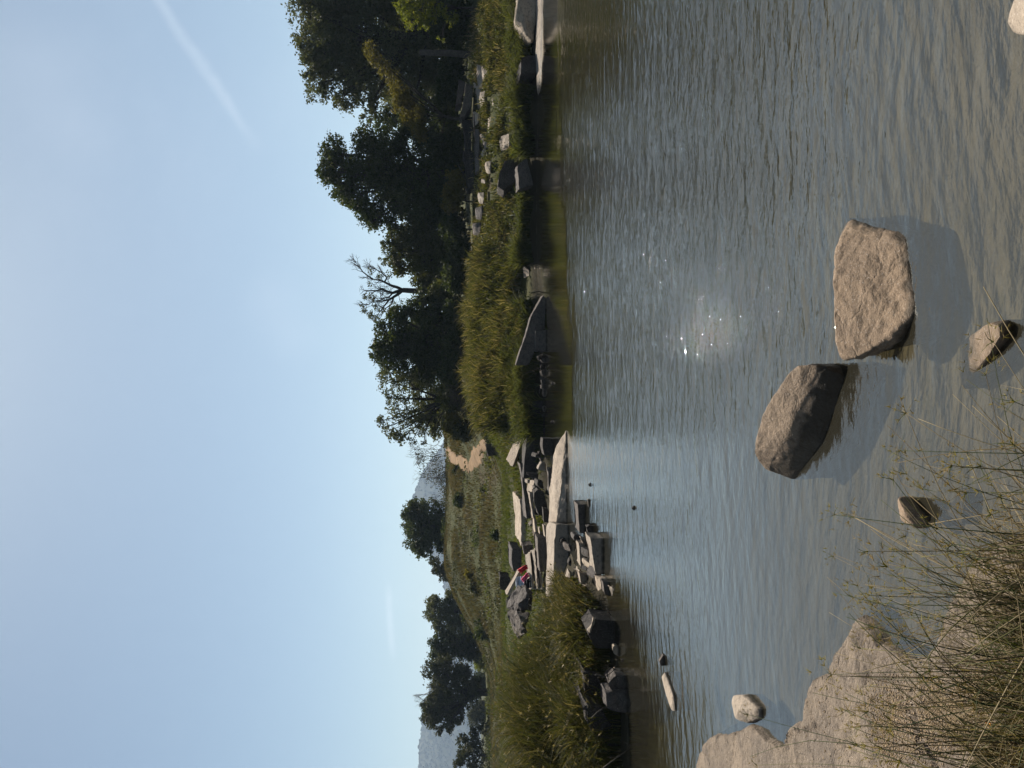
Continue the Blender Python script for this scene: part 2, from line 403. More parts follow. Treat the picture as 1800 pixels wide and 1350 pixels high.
# ------------------------------------------------------------------ water
def make_water():
    ys = [1.6]
    while ys[-1] < 36: ys.append(ys[-1] + max(.012, .0031 * ys[-1]))
    ys = np.array(ys); s_in = np.linspace(-.60, .60, 330)
    out = np.array([.66, .75, .9, 1.2, 1.7, 2.6, 4.5, 9, 20, 45])
    s = np.concatenate([-out[::-1], s_in, out])
    Yg = np.repeat(ys[:, None], len(s), 1); Xg = s[None] * (Yg * .93 + 1.0)
    p = np.stack([Xg, Yg], -1)
    dn = -sd_near(p); df = -sd_far(p)
    # how lively the surface is: sheltered and smooth along the far bank and in the bay, wind ripples in the open
    gust = fbm(p * np.array((.16, .30)), 31, 3)
    gust3 = fbm(p * np.array((1.6, 2.4)), 39, 3)
    gust2 = fbm(p * np.array((.5, .9)), 37, 3)
    wR = sst(Xg, -3.2, -.6)
    yb = np.minimum(18.3 + .42 * (Xg + 1), 22.3)
    lee = sst(Yg + 1.5 * gust2 + 1.0 * gust3, yb - 1.0, yb + 1.2) * wR
    a_far = (.03 + .97 * sst(df + .5 * gust2 + .5 * gust3, .4, 1.6 + 2.6 * sst(Xg, -3.0, -5.0) * (1 - sst(Yg, 12.5, 15.5)))) * (1 - .965 * lee)
    a_far = a_far * (1 - .55 * sst(Xg / np.maximum(Yg, 1), .30, .50) * sst(Yg, 9, 14))
    a_near = .17 + .83 * sst(dn, .5, 4.6)
    side = .40 + .60 * sst(Xg / np.maximum(Yg, 1) + .05 * gust2, -.14, .10)
    A = a_far * a_near * (1 + .35 * gust) * side
    Z = np.zeros_like(Xg)
    nW = 46
    lam = np.geomspace(.085, .75, nW)
    dy_row = np.gradient(ys)[:, None]
    for i in range(nW):
        L = lam[i]; th = R(-90) + rng.normal(0, .40) + .10
        k = 2 * math.pi / L
        slope = .043 if L < .34 else .024
        amp = slope / k
        ph = rng.uniform(0, 2 * math.pi)
        bend = .35 * fbm(p * .22, 60 + i % 5, 2)
        arg = k * (Xg * math.cos(th) + Yg * math.sin(th)) + ph + bend * 2.2
        vis = sst(L / dy_row, 2.2, 4.0)
        env = .55 + .45 * vnoise(p * np.array((1.3, 1.7)) + i * 7.3, 80 + i)
        w = np.sin(arg); w = w + .22 * np.cos(2 * arg)
        Z += amp * w * vis * env
    Z *= A
    return Xg, Yg, Z, A, len(s), len(ys)
Xg, Yg, Zg, Ag, nsx, nsy = make_water()
me = mesh_np('water', np.stack([Xg, Yg, Zg], -1).reshape(-1, 3), quads=grid_quads(nsx, nsy), tint=Ag.ravel(), smooth=True)
at_ = me.attributes.new('depth', 'FLOAT', 'POINT'); at_.data.foreach_set('value', np.clip(-terrain_z(Xg, Yg), .0, 2.0).astype(np.float32).ravel())
t = NT('river_water')
pos = t.geo.outputs['Position']; a = t.attr('tint')
h = t.noise(9, 3, .55, t.mapv((.6, 1.2, 1), (0, 0, .2), pos))
h2 = t.noise(26, 3, .5, t.mapv((.6, 1.2, 1), (0, 0, -.3), pos))
hh = t.math('MULTIPLY', t.math('ADD', t.math('MULTIPLY', h, 1.0), t.math('MULTIPLY', h2, .35)), t.math('ADD', a, .06))
nrm = t.bump(hh, .60, .03)
fr = t.n('ShaderNodeFresnel'); fr.inputs['IOR'].default_value = 1.60; t.put(fr.inputs['Normal'], nrm)
tr = t.n('ShaderNodeBsdfTransparent'); dep = t.attr('depth')
def absorb(k): return t.math('POWER', 2.718, t.math('MULTIPLY', dep, -k))
cb = t.n('ShaderNodeCombineColor')
for q_, k_ in zip(('Red', 'Green', 'Blue'), (.95, 1.0, 1.5)): t.put(cb.inputs[q_], t.math('MULTIPLY', absorb(k_), .86))
t.put(tr.inputs['Color'], cb.outputs[0])
df_ = t.n('ShaderNodeBsdfDiffuse'); df_.inputs['Color'].default_value = (.060, .055, .038, 1)
gl = t.n('ShaderNodeBsdfGlossy'); gl.inputs['Roughness'].default_value = .011; gl.inputs['Color'].default_value = (1, .985, .93, 1)
t.put(gl.inputs['Normal'], nrm)
m1 = t.n('ShaderNodeMixShader'); m1.inputs[0].default_value = .26
t.t.links.new(tr.outputs[0], m1.inputs[1]); t.t.links.new(df_.outputs[0], m1.inputs[2])
m2 = t.n('ShaderNodeMixShader'); t.put(m2.inputs[0], t.math('MULTIPLY', fr.outputs[0], 1.42, True))
t.t.links.new(m1.outputs[0], m2.inputs[1]); t.t.links.new(gl.outputs[0], m2.inputs[2])
M['water'] = t.done(m2.outputs[0])
tag(link('water', me, M['water']), 'rippled river water reflecting the pale sky', kind='structure')
# ------------------------------------------------------------------ vegetation builders
def rand_dirs(n):
    v = rng.standard_normal((n, 3)); return v / np.linalg.norm(v, axis=1, keepdims=True)
def leaf_mesh(name, C, size, tint, aspect=.55, droop=0.0, up=.25):
    n = len(C)
    a = rand_dirs(n); a[:, 2] -= droop; a /= np.linalg.norm(a, axis=1, keepdims=True)
    b = np.cross(a, rand_dirs(n)); b /= np.linalg.norm(b, axis=1, keepdims=True) + 1e-9
    s = (size * rng.uniform(.6, 1.35, n))[:, None]
    nn = np.cross(a, b)
    v = np.stack([C - a * s * .5, C + b * s * .5 * aspect - nn * s * .08, C + a * s * .5, C - b * s * .5 * aspect - nn * s * .08], 1)
    q = np.arange(4 * n).reshape(n, 4)
    return mesh_np(name, v.reshape(-1, 3), quads=q, tint=np.repeat(tint, 4))
def crown_points(lobes, dens, clump=.26, gap=.35):
    """lobes: (centre xyz, radius). Leaf points gathered in small clumps on and inside each lobe."""
    out, tn = [], []
    for c, r in lobes:
        nsub = int(26 + 16 * r)
        d = rand_dirs(nsub); d[:, 2] = d[:, 2] * .95 + .08
        rr = r * (1 - .62 * rng.random(nsub) ** 1.6)
        sc_ = c + d * rr[:, None] * np.array((1, 1, .92)) + rng.normal(0, .06 * r, (nsub, 3))
        n = int(dens * r * r); k = rng.integers(0, nsub, n)
        w = rng.random(nsub); keep = w[k] > gap * rng.random(n)
        k = k[keep]
        sub_r = clump * r * (.55 + .7 * w[k])
        out.append(sc_[k] + rng.normal(0, 1, (len(k), 3)) * (sub_r * .62)[:, None] * np.array((1, 1, .75)))
        tn.append(np.clip(w[k] * .55 + rng.random(len(k)) * .45, 0, 1))
    return np.concatenate(out), np.concatenate(tn)
def tube(bm, pts, radii, seg=6):
    rings = []
    for i, p in enumerate(pts):
        p = Vector(p)
        d = (Vector(pts[min(i + 1, len(pts) - 1)]) - Vector(pts[max(i - 1, 0)])).normalized()
        u = d.orthogonal().normalized()
        if rings:
            u = (pu - d * pu.dot(d)); u = u.normalized() if u.length > 1e-6 else d.orthogonal().normalized()
        pu = u; w = d.cross(u)
        if radii[i] < 1e-5: rings.append([bm.verts.new(p)])
        else: rings.append([bm.verts.new(p + (u * math.cos(a) + w * math.sin(a)) * radii[i]) for a in [2 * math.pi * k / seg for k in range(seg)]])
    for a, b in zip(rings[:-1], rings[1:]):
        for k in range(seg):
            if len(b) == 1: bm.faces.new((a[k], a[(k + 1) % seg], b[0]))
            else: bm.faces.new((a[k], a[(k + 1) % seg], b[(k + 1) % seg], b[k]))
    if len(rings[0]) > 2: bm.faces.new(rings[0][::-1])
    if len(rings[-1]) > 2: bm.faces.new(rings[-1])
def bm_obj(name, bm, mat, parent=None, loc=None, smooth=True):
    me = bpy.data.meshes.new(name)
    if smooth:
        for f in bm.faces: f.smooth = True
    bm.to_mesh(me); bm.free()
    return link(name, me, mat, parent, loc)
def bent(a, b, sag=.12, n=4, jit=.06):
    a, b = Vector(a), Vector(b); L = (b - a).length; out = []
    o = Vector(rng.normal(0, 1, 3)) * jit * L
    for i in range(n + 1):
        q = i / n; out.append(a.lerp(b, q) + (o + Vector((0, 0, sag * L))) * math.sin(q * math.pi) * .8)
    return out
def tree(name, label, pix_lobes, d, mat, base=None, dens=900, leaf=.17, bark='bark', trunk_r=.16, cat='tree', group=None, depth=.5, clump=.26, gap=.35, limbs=True, lean=0, trunk_frac=.3, droop=0.0):
    lobes = []
    for x, y, r in pix_lobes:
        rm = r * d / F_PX
        dd = d + rng.uniform(-1, 1) * depth * max(1.0, rm)
        lobes.append((P(x, y, dd), rm * 1.02))
    cs = np.array([c for c, r in lobes]); rs = np.array([r for c, r in lobes])
    # a second layer behind gives the crown its depth
    if depth > .3:
        for c, r in list(lobes):
            if rng.random() < .45: lobes.append((c + np.array((rng.normal(0, .3 * r), rng.uniform(.8, 1.5) * r, -.1 * r)), r * .9))
    if base is None:
        bx = (cs[:, 0] * rs).sum() / rs.sum(); by = d + .2
    else: bx, by = base
    bz = tz(bx, by) - .08
    o = empty(name, (bx, by, bz)); tag(o, label, cat, group)
    org = np.array((bx, by, bz))
    C, tn = crown_points(lobes, dens, clump, gap)
    ok = C[:, 2] > terrain_z(C[:, 0], C[:, 1]) + .02
    if not ok.any(): raise RuntimeError(label)
    C, tn = C[ok] - org, tn[ok]
    link('crown', leaf_mesh('crown', C, leaf, tn, droop=droop), M[mat], o)
    top = float((cs[:, 2] - bz).max()); low = float((cs[:, 2] - rs - bz).min())
    fork = Vector((lean, 0, max(.35, trunk_frac * top)))
    bm = bmesh.new()
    tube(bm, bent((0, 0, -.25), fork, 0, 4, .05), [trunk_r * k for k in (1.35, 1.05, .95, .9, .8)], 8)
    bm_obj('trunk', bm, M[bark], o)
    if limbs:
        for c, r in lobes[:len(cs)]:
            e = Vector(c - org); L = (e - fork).length
            bm = bmesh.new(); r0 = trunk_r * min(.65, .30 + .05 * L)
            pts = bent(fork, e, .05, 4, .08); tube(bm, pts, [r0 * k for k in (1, .78, .58, .4, .22)], 5)
            for _ in range(5):
                q = rng.integers(2, 5); e2 = Vector(c - org) + Vector(rand_dirs(1)[0] * r * .85)
                tube(bm, bent(pts[q], e2, .06, 2, .1), [r0 * .28, r0 * .17, r0 * .05], 4)
            bm_obj('limb', bm, M[bark], o)
    return o
def bare_twigs(bm, a, d, L, r, depth, spread=.55, up=.15, seg=4, lean=None):
    b = a + d * L
    mid = a.lerp(b, .5) + Vector(rng.normal(0, .06 * L, 3))
    tube(bm, [a, mid, b], [r, r * .82, r * .64], seg)
    if depth == 0: return
    for k in range(2 if rng.random() < .55 else 3):
        nd = (d + Vector(rng.normal(0, spread, 3)) + Vector((0, 0, up))).normalized()
        bare_twigs(bm, b if k else mid.lerp(b, .6), nd, L * rng.uniform(.62, .86), r * .62, depth - 1, spread, up, 3 if depth < 3 else seg)

def blade_mesh(name, B, H, lean, width, nseg=3, tint=None, curve=2.0, kink=0):
    """tapering bent grass blades. B (n,3) roots, H heights, lean (n,2) sideways reach"""
    n = len(B); H = np.asarray(H); L = np.concatenate([np.asarray(lean), np.zeros((n, 1))], 1)
    ang = rng.uniform(0, 2 * math.pi, n); wd = np.stack([np.cos(ang), np.sin(ang), np.zeros(n)], 1) * (np.asarray(width) * .5)[:, None]
    vs = []
    for i in range(nseg + 1):
        q = i / nseg
        c = B + np.array((0, 0, 1.0)) * (H * (q - .28 * q ** 3))[:, None] + L * (q ** curve)
        if i < nseg:
            w = wd * (1 - .75 * q ** 1.5)
            vs += [c - w, c + w]
        else: vs.append(c)
    V = np.stack(vs, 1); k = 2 * nseg + 1
    fl, fc = [], []
    base = (np.arange(n) * k)[:, None]
    for i in range(nseg - 1): fl.append(base + np.array([[2 * i, 2 * i + 1, 2 * i + 3, 2 * i + 2]]))
    last = base + np.array([[2 * nseg - 2, 2 * nseg - 1, 2 * nseg]])
    loops = np.concatenate([np.concatenate(fl + [last], 1)]).ravel()
    counts = np.tile(np.array([4] * (nseg - 1) + [3]), n)
    return mesh_np(name, V.reshape(-1, 3), loops=loops, counts=counts, tint=None if tint is None else np.repeat(tint, k))

# ------------------------------------------------------------------ rocks
def hull_rock(name, label, pts, mat, cat='rock', group=None, bevel=.04, res=.10, amp=.015, freq=3.0, seed=0, sharp=32, strata=0.0, parent=None, smooth=0):
    pts = np.array(pts, float)
    org = np.array((pts[:, 0].mean(), pts[:, 1].mean(), pts[:, 2].min()))
    bm = bmesh.new()
    for p in pts: bm.verts.new(p - org)
    r = bmesh.ops.convex_hull(bm, input=bm.verts[:])
    junk = [g for g in r.get('geom_interior', []) + r.get('geom_unused', []) if isinstance(g, bmesh.types.BMVert) and g.is_valid]
    if junk: bmesh.ops.delete(bm, geom=list(set(junk)), context='VERTS')
    bmesh.ops.remove_doubles(bm, verts=bm.verts[:], dist=bevel * .5)
    bmesh.ops.dissolve_limit(bm, angle_limit=R(9), verts=bm.verts[:], edges=bm.edges[:])
    bmesh.ops.bevel(bm, geom=bm.edges[:], offset=bevel, segments=2, profile=.6, affect='EDGES', clamp_overlap=True)
    for it_ in range(7):
        bmesh.ops.triangulate(bm, faces=[f for f in bm.faces if len(f.verts) > 3])
        le = [e for e in bm.edges if e.calc_length() > res]
        if not le or len(bm.verts) > 9000: break
        bmesh.ops.subdivide_edges(bm, edges=le, cuts=1, use_grid_fill=False)
    bmesh.ops.triangulate(bm, faces=[f for f in bm.faces if len(f.verts) > 3])
    for _ in range(smooth): bmesh.ops.smooth_vert(bm, verts=bm.verts[:], factor=.5, use_axis_x=True, use_axis_y=True, use_axis_z=True)
    bm.normal_update()
    V = np.array([v.co[:] for v in bm.verts]); Nn = np.array([v.normal[:] for v in bm.verts])
    off = np.array((seed * 3.1, seed * 1.7, seed * .9))
    d = fbm(V * freq + off, seed + 3, 4, .55) * amp * 1.6
    d = d + fbm(V * freq * .35 + off, seed + 9, 2) * amp * 2.0
    if strata > 0:
        q = (V @ np.array((.35, .2, 1.0))) * 14 + 2.5 * fbm(V * 3 + off, seed + 5, 3)
        d = d + strata * (np.abs((q % 1) - .5) - .25)
    V = V + Nn * d[:, None]
    for v, c_ in zip(bm.verts, V): v.co = c_
    for f in bm.faces: f.smooth = True
    me = bpy.data.meshes.new(name); bm.to_mesh(me); bm.free()
    me.set_sharp_from_angle(angle=R(sharp))
    o = link(name, me, M[mat], parent, org)
    tag(o, label, cat, group, 'thing'); return o
def slab(name, label, outline, d, depth, rise=0.0, shift=0.0, mat='grey', zmin=None, **kw):
    """outline: photo pixels (x, y[, extra distance]) of the face turned to the camera, at distance d; extruded away from it"""
    pts = []
    for q in outline:
        a = P(q[0], q[1], d + (q[2] if len(q) > 2 else 0)); pts.append(a)
        pts.append(a + np.array((shift, depth, rise)))
    if zmin is not None:
        zs = np.array(pts); low = zs[:, 2] < np.median(zs[:, 2])
        for q, lo in zip(zs, low):
            if lo: pts.append(np.array((q[0], q[1], zmin)))
    kw.setdefault('res', max(.05, d * .006)); kw.setdefault('bevel', .012 + d * .0007); kw.setdefault('amp', .010 + .0011 * d); kw.setdefault('freq', 2.2); kw.setdefault('strata', .0012 * d)
    return hull_rock(name, label, pts, mat, **kw)

# ------------------------------------------------------------------ the two big boulders and other stones in the water
pts = [G(1494, 384, .0), G(1496, 386, -.4), G(1471, 427, .13), P(1464, 485, 4.50), P(1462, 545, 4.50), P(1463, 600, 4.46), P(1474, 632, 4.42), P(1489, 637, 4.36), P(1482, 634, 4.5),
       P(1536, 612, 4.20), P(1566, 599, 4.12), G(1596, 580, .0), G(1612, 545, .0), G(1606, 500, .0), G(1602, 470, .0), G(1590, 412, .0)]
for q in (G(1596, 578, 0), G(1613, 545, 0), G(1602, 470, 0), G(1590, 412, 0)): pts.append(q + np.array((.0, .03, -.42)))
pts += [P(1464, 485, 4.50) + np.array((0, .16, -.12)), P(1463, 600, 4.46) + np.array((0, .16, -.10)), P(1464, 485, 4.5) + np.array((0, .2, -.6)), P(1463, 560, 4.46) + np.array((0, .2, -.6))]
pts += [P(1520, 520, 4.33) + np.array((0, 0, .02)), P(1535, 470, 4.32)]
hull_rock('boulder', 'largest tan boulder in the water, broad rough face lit by the sun', pts, 'boulder', 'boulder', 'boulders standing in the river', bevel=.075, res=.019, amp=.014, freq=6.5, seed=4, sharp=60, strata=.010, smooth=14)
pts = [P(1346, 827, 5.68), P(1381, 770, 5.23), P(1407, 727, 5.07), P(1424, 695, 4.97), P(1436, 664, 4.90), P(1344, 823, 5.72)]
front = [G(1396, 842, 0), G(1444, 778, 0), G(1463, 735, 0), G(1476, 695, 0), G(1485, 662, 0)]
pts += front + [q + np.array((.0, .03, -.5)) for q in front]
back = [G(1323, 800, .29), G(1328, 776, .31), G(1342, 724, .31), G(1367, 681, .28), G(1393, 645, .25), G(1411, 638, .22), G(1442, 642, .14)]
pts += back + [q + np.array((.02, .10, -.75)) for q in back]
hull_rock('boulder', 'tan boulder with lit sloping top and black shaded front, beside the largest boulder', pts, 'boulder_painted_shade', 'boulder', 'boulders standing in the river', bevel=.03, res=.020, amp=.008, smooth=5, freq=5, seed=9, sharp=50, strata=.006)
# half sunk slab nearest the camera, one corner dry
pts = [G(1738, 567, .065), G(1757, 573, .06), G(1757, 592, .055), G(1742, 618, .04), G(1722, 642, .02), G(1704, 652, .0), G(1718, 590, .035), G(1688, 600, -.04), G(1690, 684, -.05), G(1778, 560, -.02), G(1776, 602, -.02), G(1755, 626, -.02), G(1728, 655, -.03)]
pts += [q + np.array((0, .02, -.16)) for q in pts[7:]]
hull_rock('stone', 'small flat stone half under water, nearest to the camera in front of the largest boulder', pts, 'boulder', 'stone', 'small stones in the shallow water', bevel=.012, res=.02, amp=.006, freq=9, seed=3)
pts = [G(1579, 876, .085), G(1590, 898, .10), G(1606, 925, .055), G(1584, 915, .07), G(1598, 884, .03), G(1618, 900, .0), G(1636, 912, .0), G(1630, 926, .0), G(1612, 930, .01), G(1583, 872, .03)]
pts += [q + np.array((0, .04, -.25)) for q in pts[:4]] + [G(1634, 915, 0) + np.array((0, .02, -.2))]
hull_rock('stone', 'small brown pointed stone poking out of the water behind the sedge tips', pts, 'boulder', 'stone', 'small stones in the shallow water', bevel=.012, res=.015, amp=.006, freq=12, seed=5)
pts = [G(1658, 905, -.05), G(1690, 922, -.05), G(1697, 865, -.06), G(1690, 858, -.06), G(1672, 880, -.05)]
pts += [q + np.array((0, 0, -.08)) for q in pts]
hull_rock('stone', 'pale flat stone lying just under the water by the sedge', pts, 'pale', 'stone', 'small stones in the shallow water', bevel=.01, res=.03, amp=.004, freq=12, seed=6)
pts = [G(1786, -10, .10), G(1774, 18, .05), G(1772, 40, .04), G(1781, 56, .03), G(1802, 60, .05), G(1830, 40, .12), G(1830, -10, .14), G(1768, 38, -.03), G(1783, 62, -.03)]
pts += [q + np.array((0, 0, -.22)) for q in pts]
hull_rock('stone', 'smooth pale stone at the water edge in the near corner farthest from the sedge', pts, 'pale', 'stone', bevel=.03, res=.025, amp=.006, freq=6, seed=7)
pts = [G(1284, 1236, .10), G(1288, 1222, .09), G(1304, 1219, .07), G(1316, 1228, .05), G(1333, 1246, .04), G(1334, 1264, .03), G(1312, 1272, .05), G(1290, 1264, .10), G(1298, 1246, .13)]
pts += [q + np.array((0, 0, -.2)) for q in pts]
hull_rock('stone', 'rounded pale stone in the water just off the granite shelf', pts, 'pale', 'stone', 'small stones in the shallow water', bevel=.025, res=.03, amp=.008, freq=7, seed=8)
slab('stone', 'small pointed stone in the bay at the end of the long flat slab', [(1157, 1163), (1166, 1150), (1172, 1160), (1171, 1172), (1160, 1173)], 9.55, .12, .0, mat='grey', group='small stones in the shallow water', zmin=-.15, cat='stone')
pts = [G(1162, 1190, .05), G(1168, 1181, .03), G(1183, 1222, .03), G(1187, 1250, .015), G(1180, 1249, .04), G(1171, 1222, .06)]
pts += [q + np.array((0, 0, -.2)) for q in pts]
hull_rock('slab', 'long narrow pale slab lying flat at the surface of the bay', pts, 'pale', 'stone slab', bevel=.02, res=.05, amp=.006, seed=10)
for k, (x, y, w, lab) in enumerate([(1038, 852, 5, 'tiny dark stone tip out in the water off the tapering pale slab'), (1115, 893, 5, 'tiny lone stone tip farthest out in the open water'), (971, 742, 4, 'tiny dark stone tip in front of the big dark slab'), (972, 674, 3.5, 'tiny dark stone tip near the driftwood on the far bank')]):
    c0 = G(x, y, 0); r_ = w * c0[1] / F_PX
    pts = [c0 + np.array((a * r_, b * r_, c_ * r_)) for a, b, c_ in ((-1, 0, 0), (1, -.2, .1), (.2, .8, .2), (.1, -.7, .2), (-.2, .1, 1.1), (.4, .1, .8), (-1, 0, -2), (1, 0, -2), (0, 1, -2))]
    hull_rock('stone', lab, pts, 'dark', 'stone', 'small stones in the shallow water', bevel=.01, res=.06, amp=.006, seed=20 + k)

# ------------------------------------------------------------------ split granite slabs on the spit
GS = 'split granite slabs on the spit'
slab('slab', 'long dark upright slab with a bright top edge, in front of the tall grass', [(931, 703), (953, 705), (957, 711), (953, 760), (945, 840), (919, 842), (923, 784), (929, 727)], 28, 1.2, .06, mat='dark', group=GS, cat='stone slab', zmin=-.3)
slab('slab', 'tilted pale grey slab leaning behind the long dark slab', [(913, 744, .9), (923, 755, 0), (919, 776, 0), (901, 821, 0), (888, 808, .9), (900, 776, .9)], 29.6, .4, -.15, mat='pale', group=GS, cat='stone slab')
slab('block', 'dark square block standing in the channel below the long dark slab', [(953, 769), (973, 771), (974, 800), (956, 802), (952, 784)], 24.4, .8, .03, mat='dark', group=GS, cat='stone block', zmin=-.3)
slab('rock', 'smooth rounded stone wedged beside the dark square block', [(945, 793), (951, 792), (957, 816), (952, 816), (947, 805)], 25.3, .35, .03, mat='grey', group=GS)
pts = [G(996, 756, .0), P(990, 822, 20.7), P(986, 860, 20.7), P(978, 918, 20.7), P(966, 860, 22.0), P(964, 918, 22.0), P(975, 800, 21.4), P(980, 830, 20.9)]
pts += [G(997, 820, -.02), G(998, 918, -.02), G(997, 760, -.05)] + [q + np.array((0, 0, -.5)) for q in (G(997, 820, 0), G(998, 918, 0), P(966, 860, 22), P(964, 918, 22))]
hull_rock('slab', 'pale slab that tapers to a point in the water', pts, 'pale', 'stone slab', GS, bevel=.03, res=.10, amp=.045, freq=1.8, strata=.02, seed=31)
pts = [P(966, 919, 21.0), P(977, 921, 20.2), P(974, 950, 20.1), P(972, 990, 20.1), P(971, 1050, 20.0), P(961, 925, 21.6), P(961, 985, 21.4), P(960, 1050, 21.3)]
pts += [G(1000, 921, -.02), G(1002, 1050, -.02)] + [q + np.array((0, 0, -.4)) for q in (G(1000, 921, 0), G(1002, 1050, 0), P(961, 925, 21.6), P(960, 1050, 21.3))]
hull_rock('slab', 'large pale topped slab with a dark front, between the tapering slab and the bank grass', pts, 'pale', 'stone slab', GS, bevel=.04, res=.12, amp=.02, seed=32)
slab('slab', 'pale speckled slab at the edge of the bright meadow', [(913, 878), (934, 880), (935, 921), (935, 959), (917, 960), (914, 925)], 29.5, 2.2, .16, mat='pale', group=GS, cat='stone slab')
slab('slab', 'long thin dark slab slanting between the meadow slab and the tilted slab', [(914, 815), (921, 818), (927, 843), (936, 912), (925, 912), (916, 843)], 28.6, .7, .05, mat='grey', group=GS, cat='stone slab')
slab('block', 'small pale square block at the end of the long dark slab', [(926, 842), (934, 842), (932, 851), (926, 851)], 26.6, .4, .12, mat='pale', group=GS, cat='stone block')
slab('block', 'small pale sloping block below the small square block', [(932, 846, .5), (940, 844, 0), (938, 866, 0), (930, 867, .5)], 26.0, .35, .02, mat='pale', group=GS, cat='stone block')
slab('slab', 'narrow beam of pale stone slanting across the rubble', [(930, 866), (936, 866), (948, 946), (941, 947)], 24.6, .5, .05, mat='pale', group=GS, cat='stone slab')
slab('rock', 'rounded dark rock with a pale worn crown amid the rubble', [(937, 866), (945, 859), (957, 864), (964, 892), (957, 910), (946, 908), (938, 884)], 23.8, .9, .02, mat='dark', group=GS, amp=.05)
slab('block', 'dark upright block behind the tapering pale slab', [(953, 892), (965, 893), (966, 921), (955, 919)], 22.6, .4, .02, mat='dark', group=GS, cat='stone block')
slab('stone', 'pale rounded cobble below the narrow beam of stone', [(946, 927), (952, 926), (953, 940), (948, 941)], 22.8, .3, .04, mat='pale', group=GS, cat='stone')
slab('stone', 'pale wedge shaped cobble against the large pale topped slab', [(954, 922), (961, 921), (962, 944), (957, 946)], 22.2, .3, .04, mat='pale', group=GS, cat='stone')
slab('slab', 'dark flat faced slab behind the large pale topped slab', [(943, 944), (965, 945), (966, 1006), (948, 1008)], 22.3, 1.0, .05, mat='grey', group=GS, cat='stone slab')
slab('slab', 'pale ribbed slab next to the washing, topmost of three', [(922, 975, .8), (932, 972, 0), (938, 1036, 0), (928, 1040, .8)], 23.4, .35, -.06, mat='pale', group=GS, cat='stone slab', strata=.05)
slab('slab', 'pale ribbed slab next to the washing, middle of three', [(931, 970, .8), (940, 968, 0), (947, 1037, 0), (937, 1038, .8)], 22.9, .35, -.06, mat='pale', group=GS, cat='stone slab', strata=.05)
slab('slab', 'pale ribbed slab next to the washing, lowest of three', [(938, 966, .8), (947, 965, 0), (954, 1037, 0), (946, 1038, .8)], 22.5, .35, -.06, mat='pale', group=GS, cat='stone slab', strata=.05)
slab('block', 'dark square faced block under the meadow slab', [(918, 959), (938, 957), (939, 972), (921, 976)], 24.2, .8, .04, mat='grey', group=GS, cat='stone block')
slab('block', 'tall block with a pale top beside the red cloth', [(899, 963), (918, 966), (918, 1004), (902, 1007), (898, 985)], 25.5, 1.3, .10, mat='grey', group=GS, cat='stone block')
slab('rock', 'black rock in the meadow grass behind the leaning slab', [(877, 1012), (898, 1016), (899, 1037), (893, 1042), (878, 1037)], 25.5, .9, .02, mat='dark', group=GS, amp=.06)
slab('slab', 'narrow pale slab leaning diagonally over the washing', [(912, 1004), (918, 1008), (897, 1048), (889, 1047)], 23.8, .5, .05, mat='pale', group=GS, cat='stone slab')
slab('rock', 'rough dark rock half buried in tall grass, tallest of the pair', [(890, 1072, .9), (899, 1052, .6), (918, 1036, .3), (926, 1036, 0), (939, 1050, -.1), (936, 1078, 0), (905, 1080, .4), (910, 1060, .0)], 18.4, .7, .0, mat='grey', group=GS, amp=.09, res=.08, freq=3.5)
slab('rock', 'rough dark rock half buried in tall grass, longest of the pair', [(895, 1084, .8), (908, 1078, .3), (932, 1086, 0), (928, 1115, 0), (912, 1128, .5), (900, 1110, .8), (914, 1098, -.1)], 18.0, .7, .0, mat='grey', group=GS, amp=.09, res=.08, freq=3.5)
slab('rock', 'pale pointed rock at the edge of the spit grass', [(1000, 1005, 0), (986, 1038, .5), (994, 1050, .4), (1010, 1046, 0), (1016, 1016, 0)], 18.2, .5, .0, mat='pale', group=GS)
slab('slab', 'thin pale topped slab at the tip of the spit, farthest into the water', [(1014, 886), (1030, 885), (1030, 930), (1028, 940), (1018, 938)], 16.9, .75, .02, mat='grey', group=GS, cat='stone slab', zmin=-.3)
slab('stone', 'small pale stone in front of the slab at the tip of the spit', [(1031, 877), (1036, 877), (1040, 894), (1033, 893)], 16.2, .18, .0, mat='pale', group=GS, cat='stone', zmin=-.2)
slab('slab', 'pale topped slab between the tip slab and the bank', [(1016, 954), (1032, 955), (1033, 996), (1020, 998)], 16.7, .6, .02, mat='pale', group=GS, cat='stone slab', zmin=-.3)
slab('rock', 'round dark rock in the water before the tip slab', [(1029, 926), (1036, 922), (1045, 927), (1046, 943), (1034, 945)], 15.6, .4, .0, mat='dark', group=GS, zmin=-.3, amp=.04)
slab('slab', 'pale slab nearest the open water with a black front', [(1036, 945), (1056, 946), (1062, 1006), (1046, 1012), (1038, 975)], 14.4, .7, .02, mat='pale', group=GS, cat='stone slab', zmin=-.3)
slab('rock', 'lumpy pale rock between the pointed rock and the water', [(1016, 1003), (1033, 1008), (1036, 1030), (1020, 1028)], 15.0, .5, .05, mat='pale', group=GS, amp=.05)
slab('stone', 'ribbed pale stone at the waterline below the pointed rock', [(1046, 1016, .3), (1060, 1018, 0), (1062, 1032, 0), (1050, 1041, .3)], 13.9, .3, .0, mat='pale', group=GS, cat='stone', zmin=-.2)
slab('stone', 'wet stone at the waterline beside the ribbed stone', [(1058, 1021), (1070, 1024), (1071, 1050), (1062, 1046)], 13.7, .3, .02, mat='grey', group=GS, cat='stone', zmin=-.2)
slab('stone', 'very pale stone awash at the corner of the bay', [(1070, 1032, .25), (1078, 1034, 0), (1083, 1050, 0), (1074, 1050, .25)], 13.2, .25, .0, mat='pale', group=GS, cat='stone', zmin=-.2)
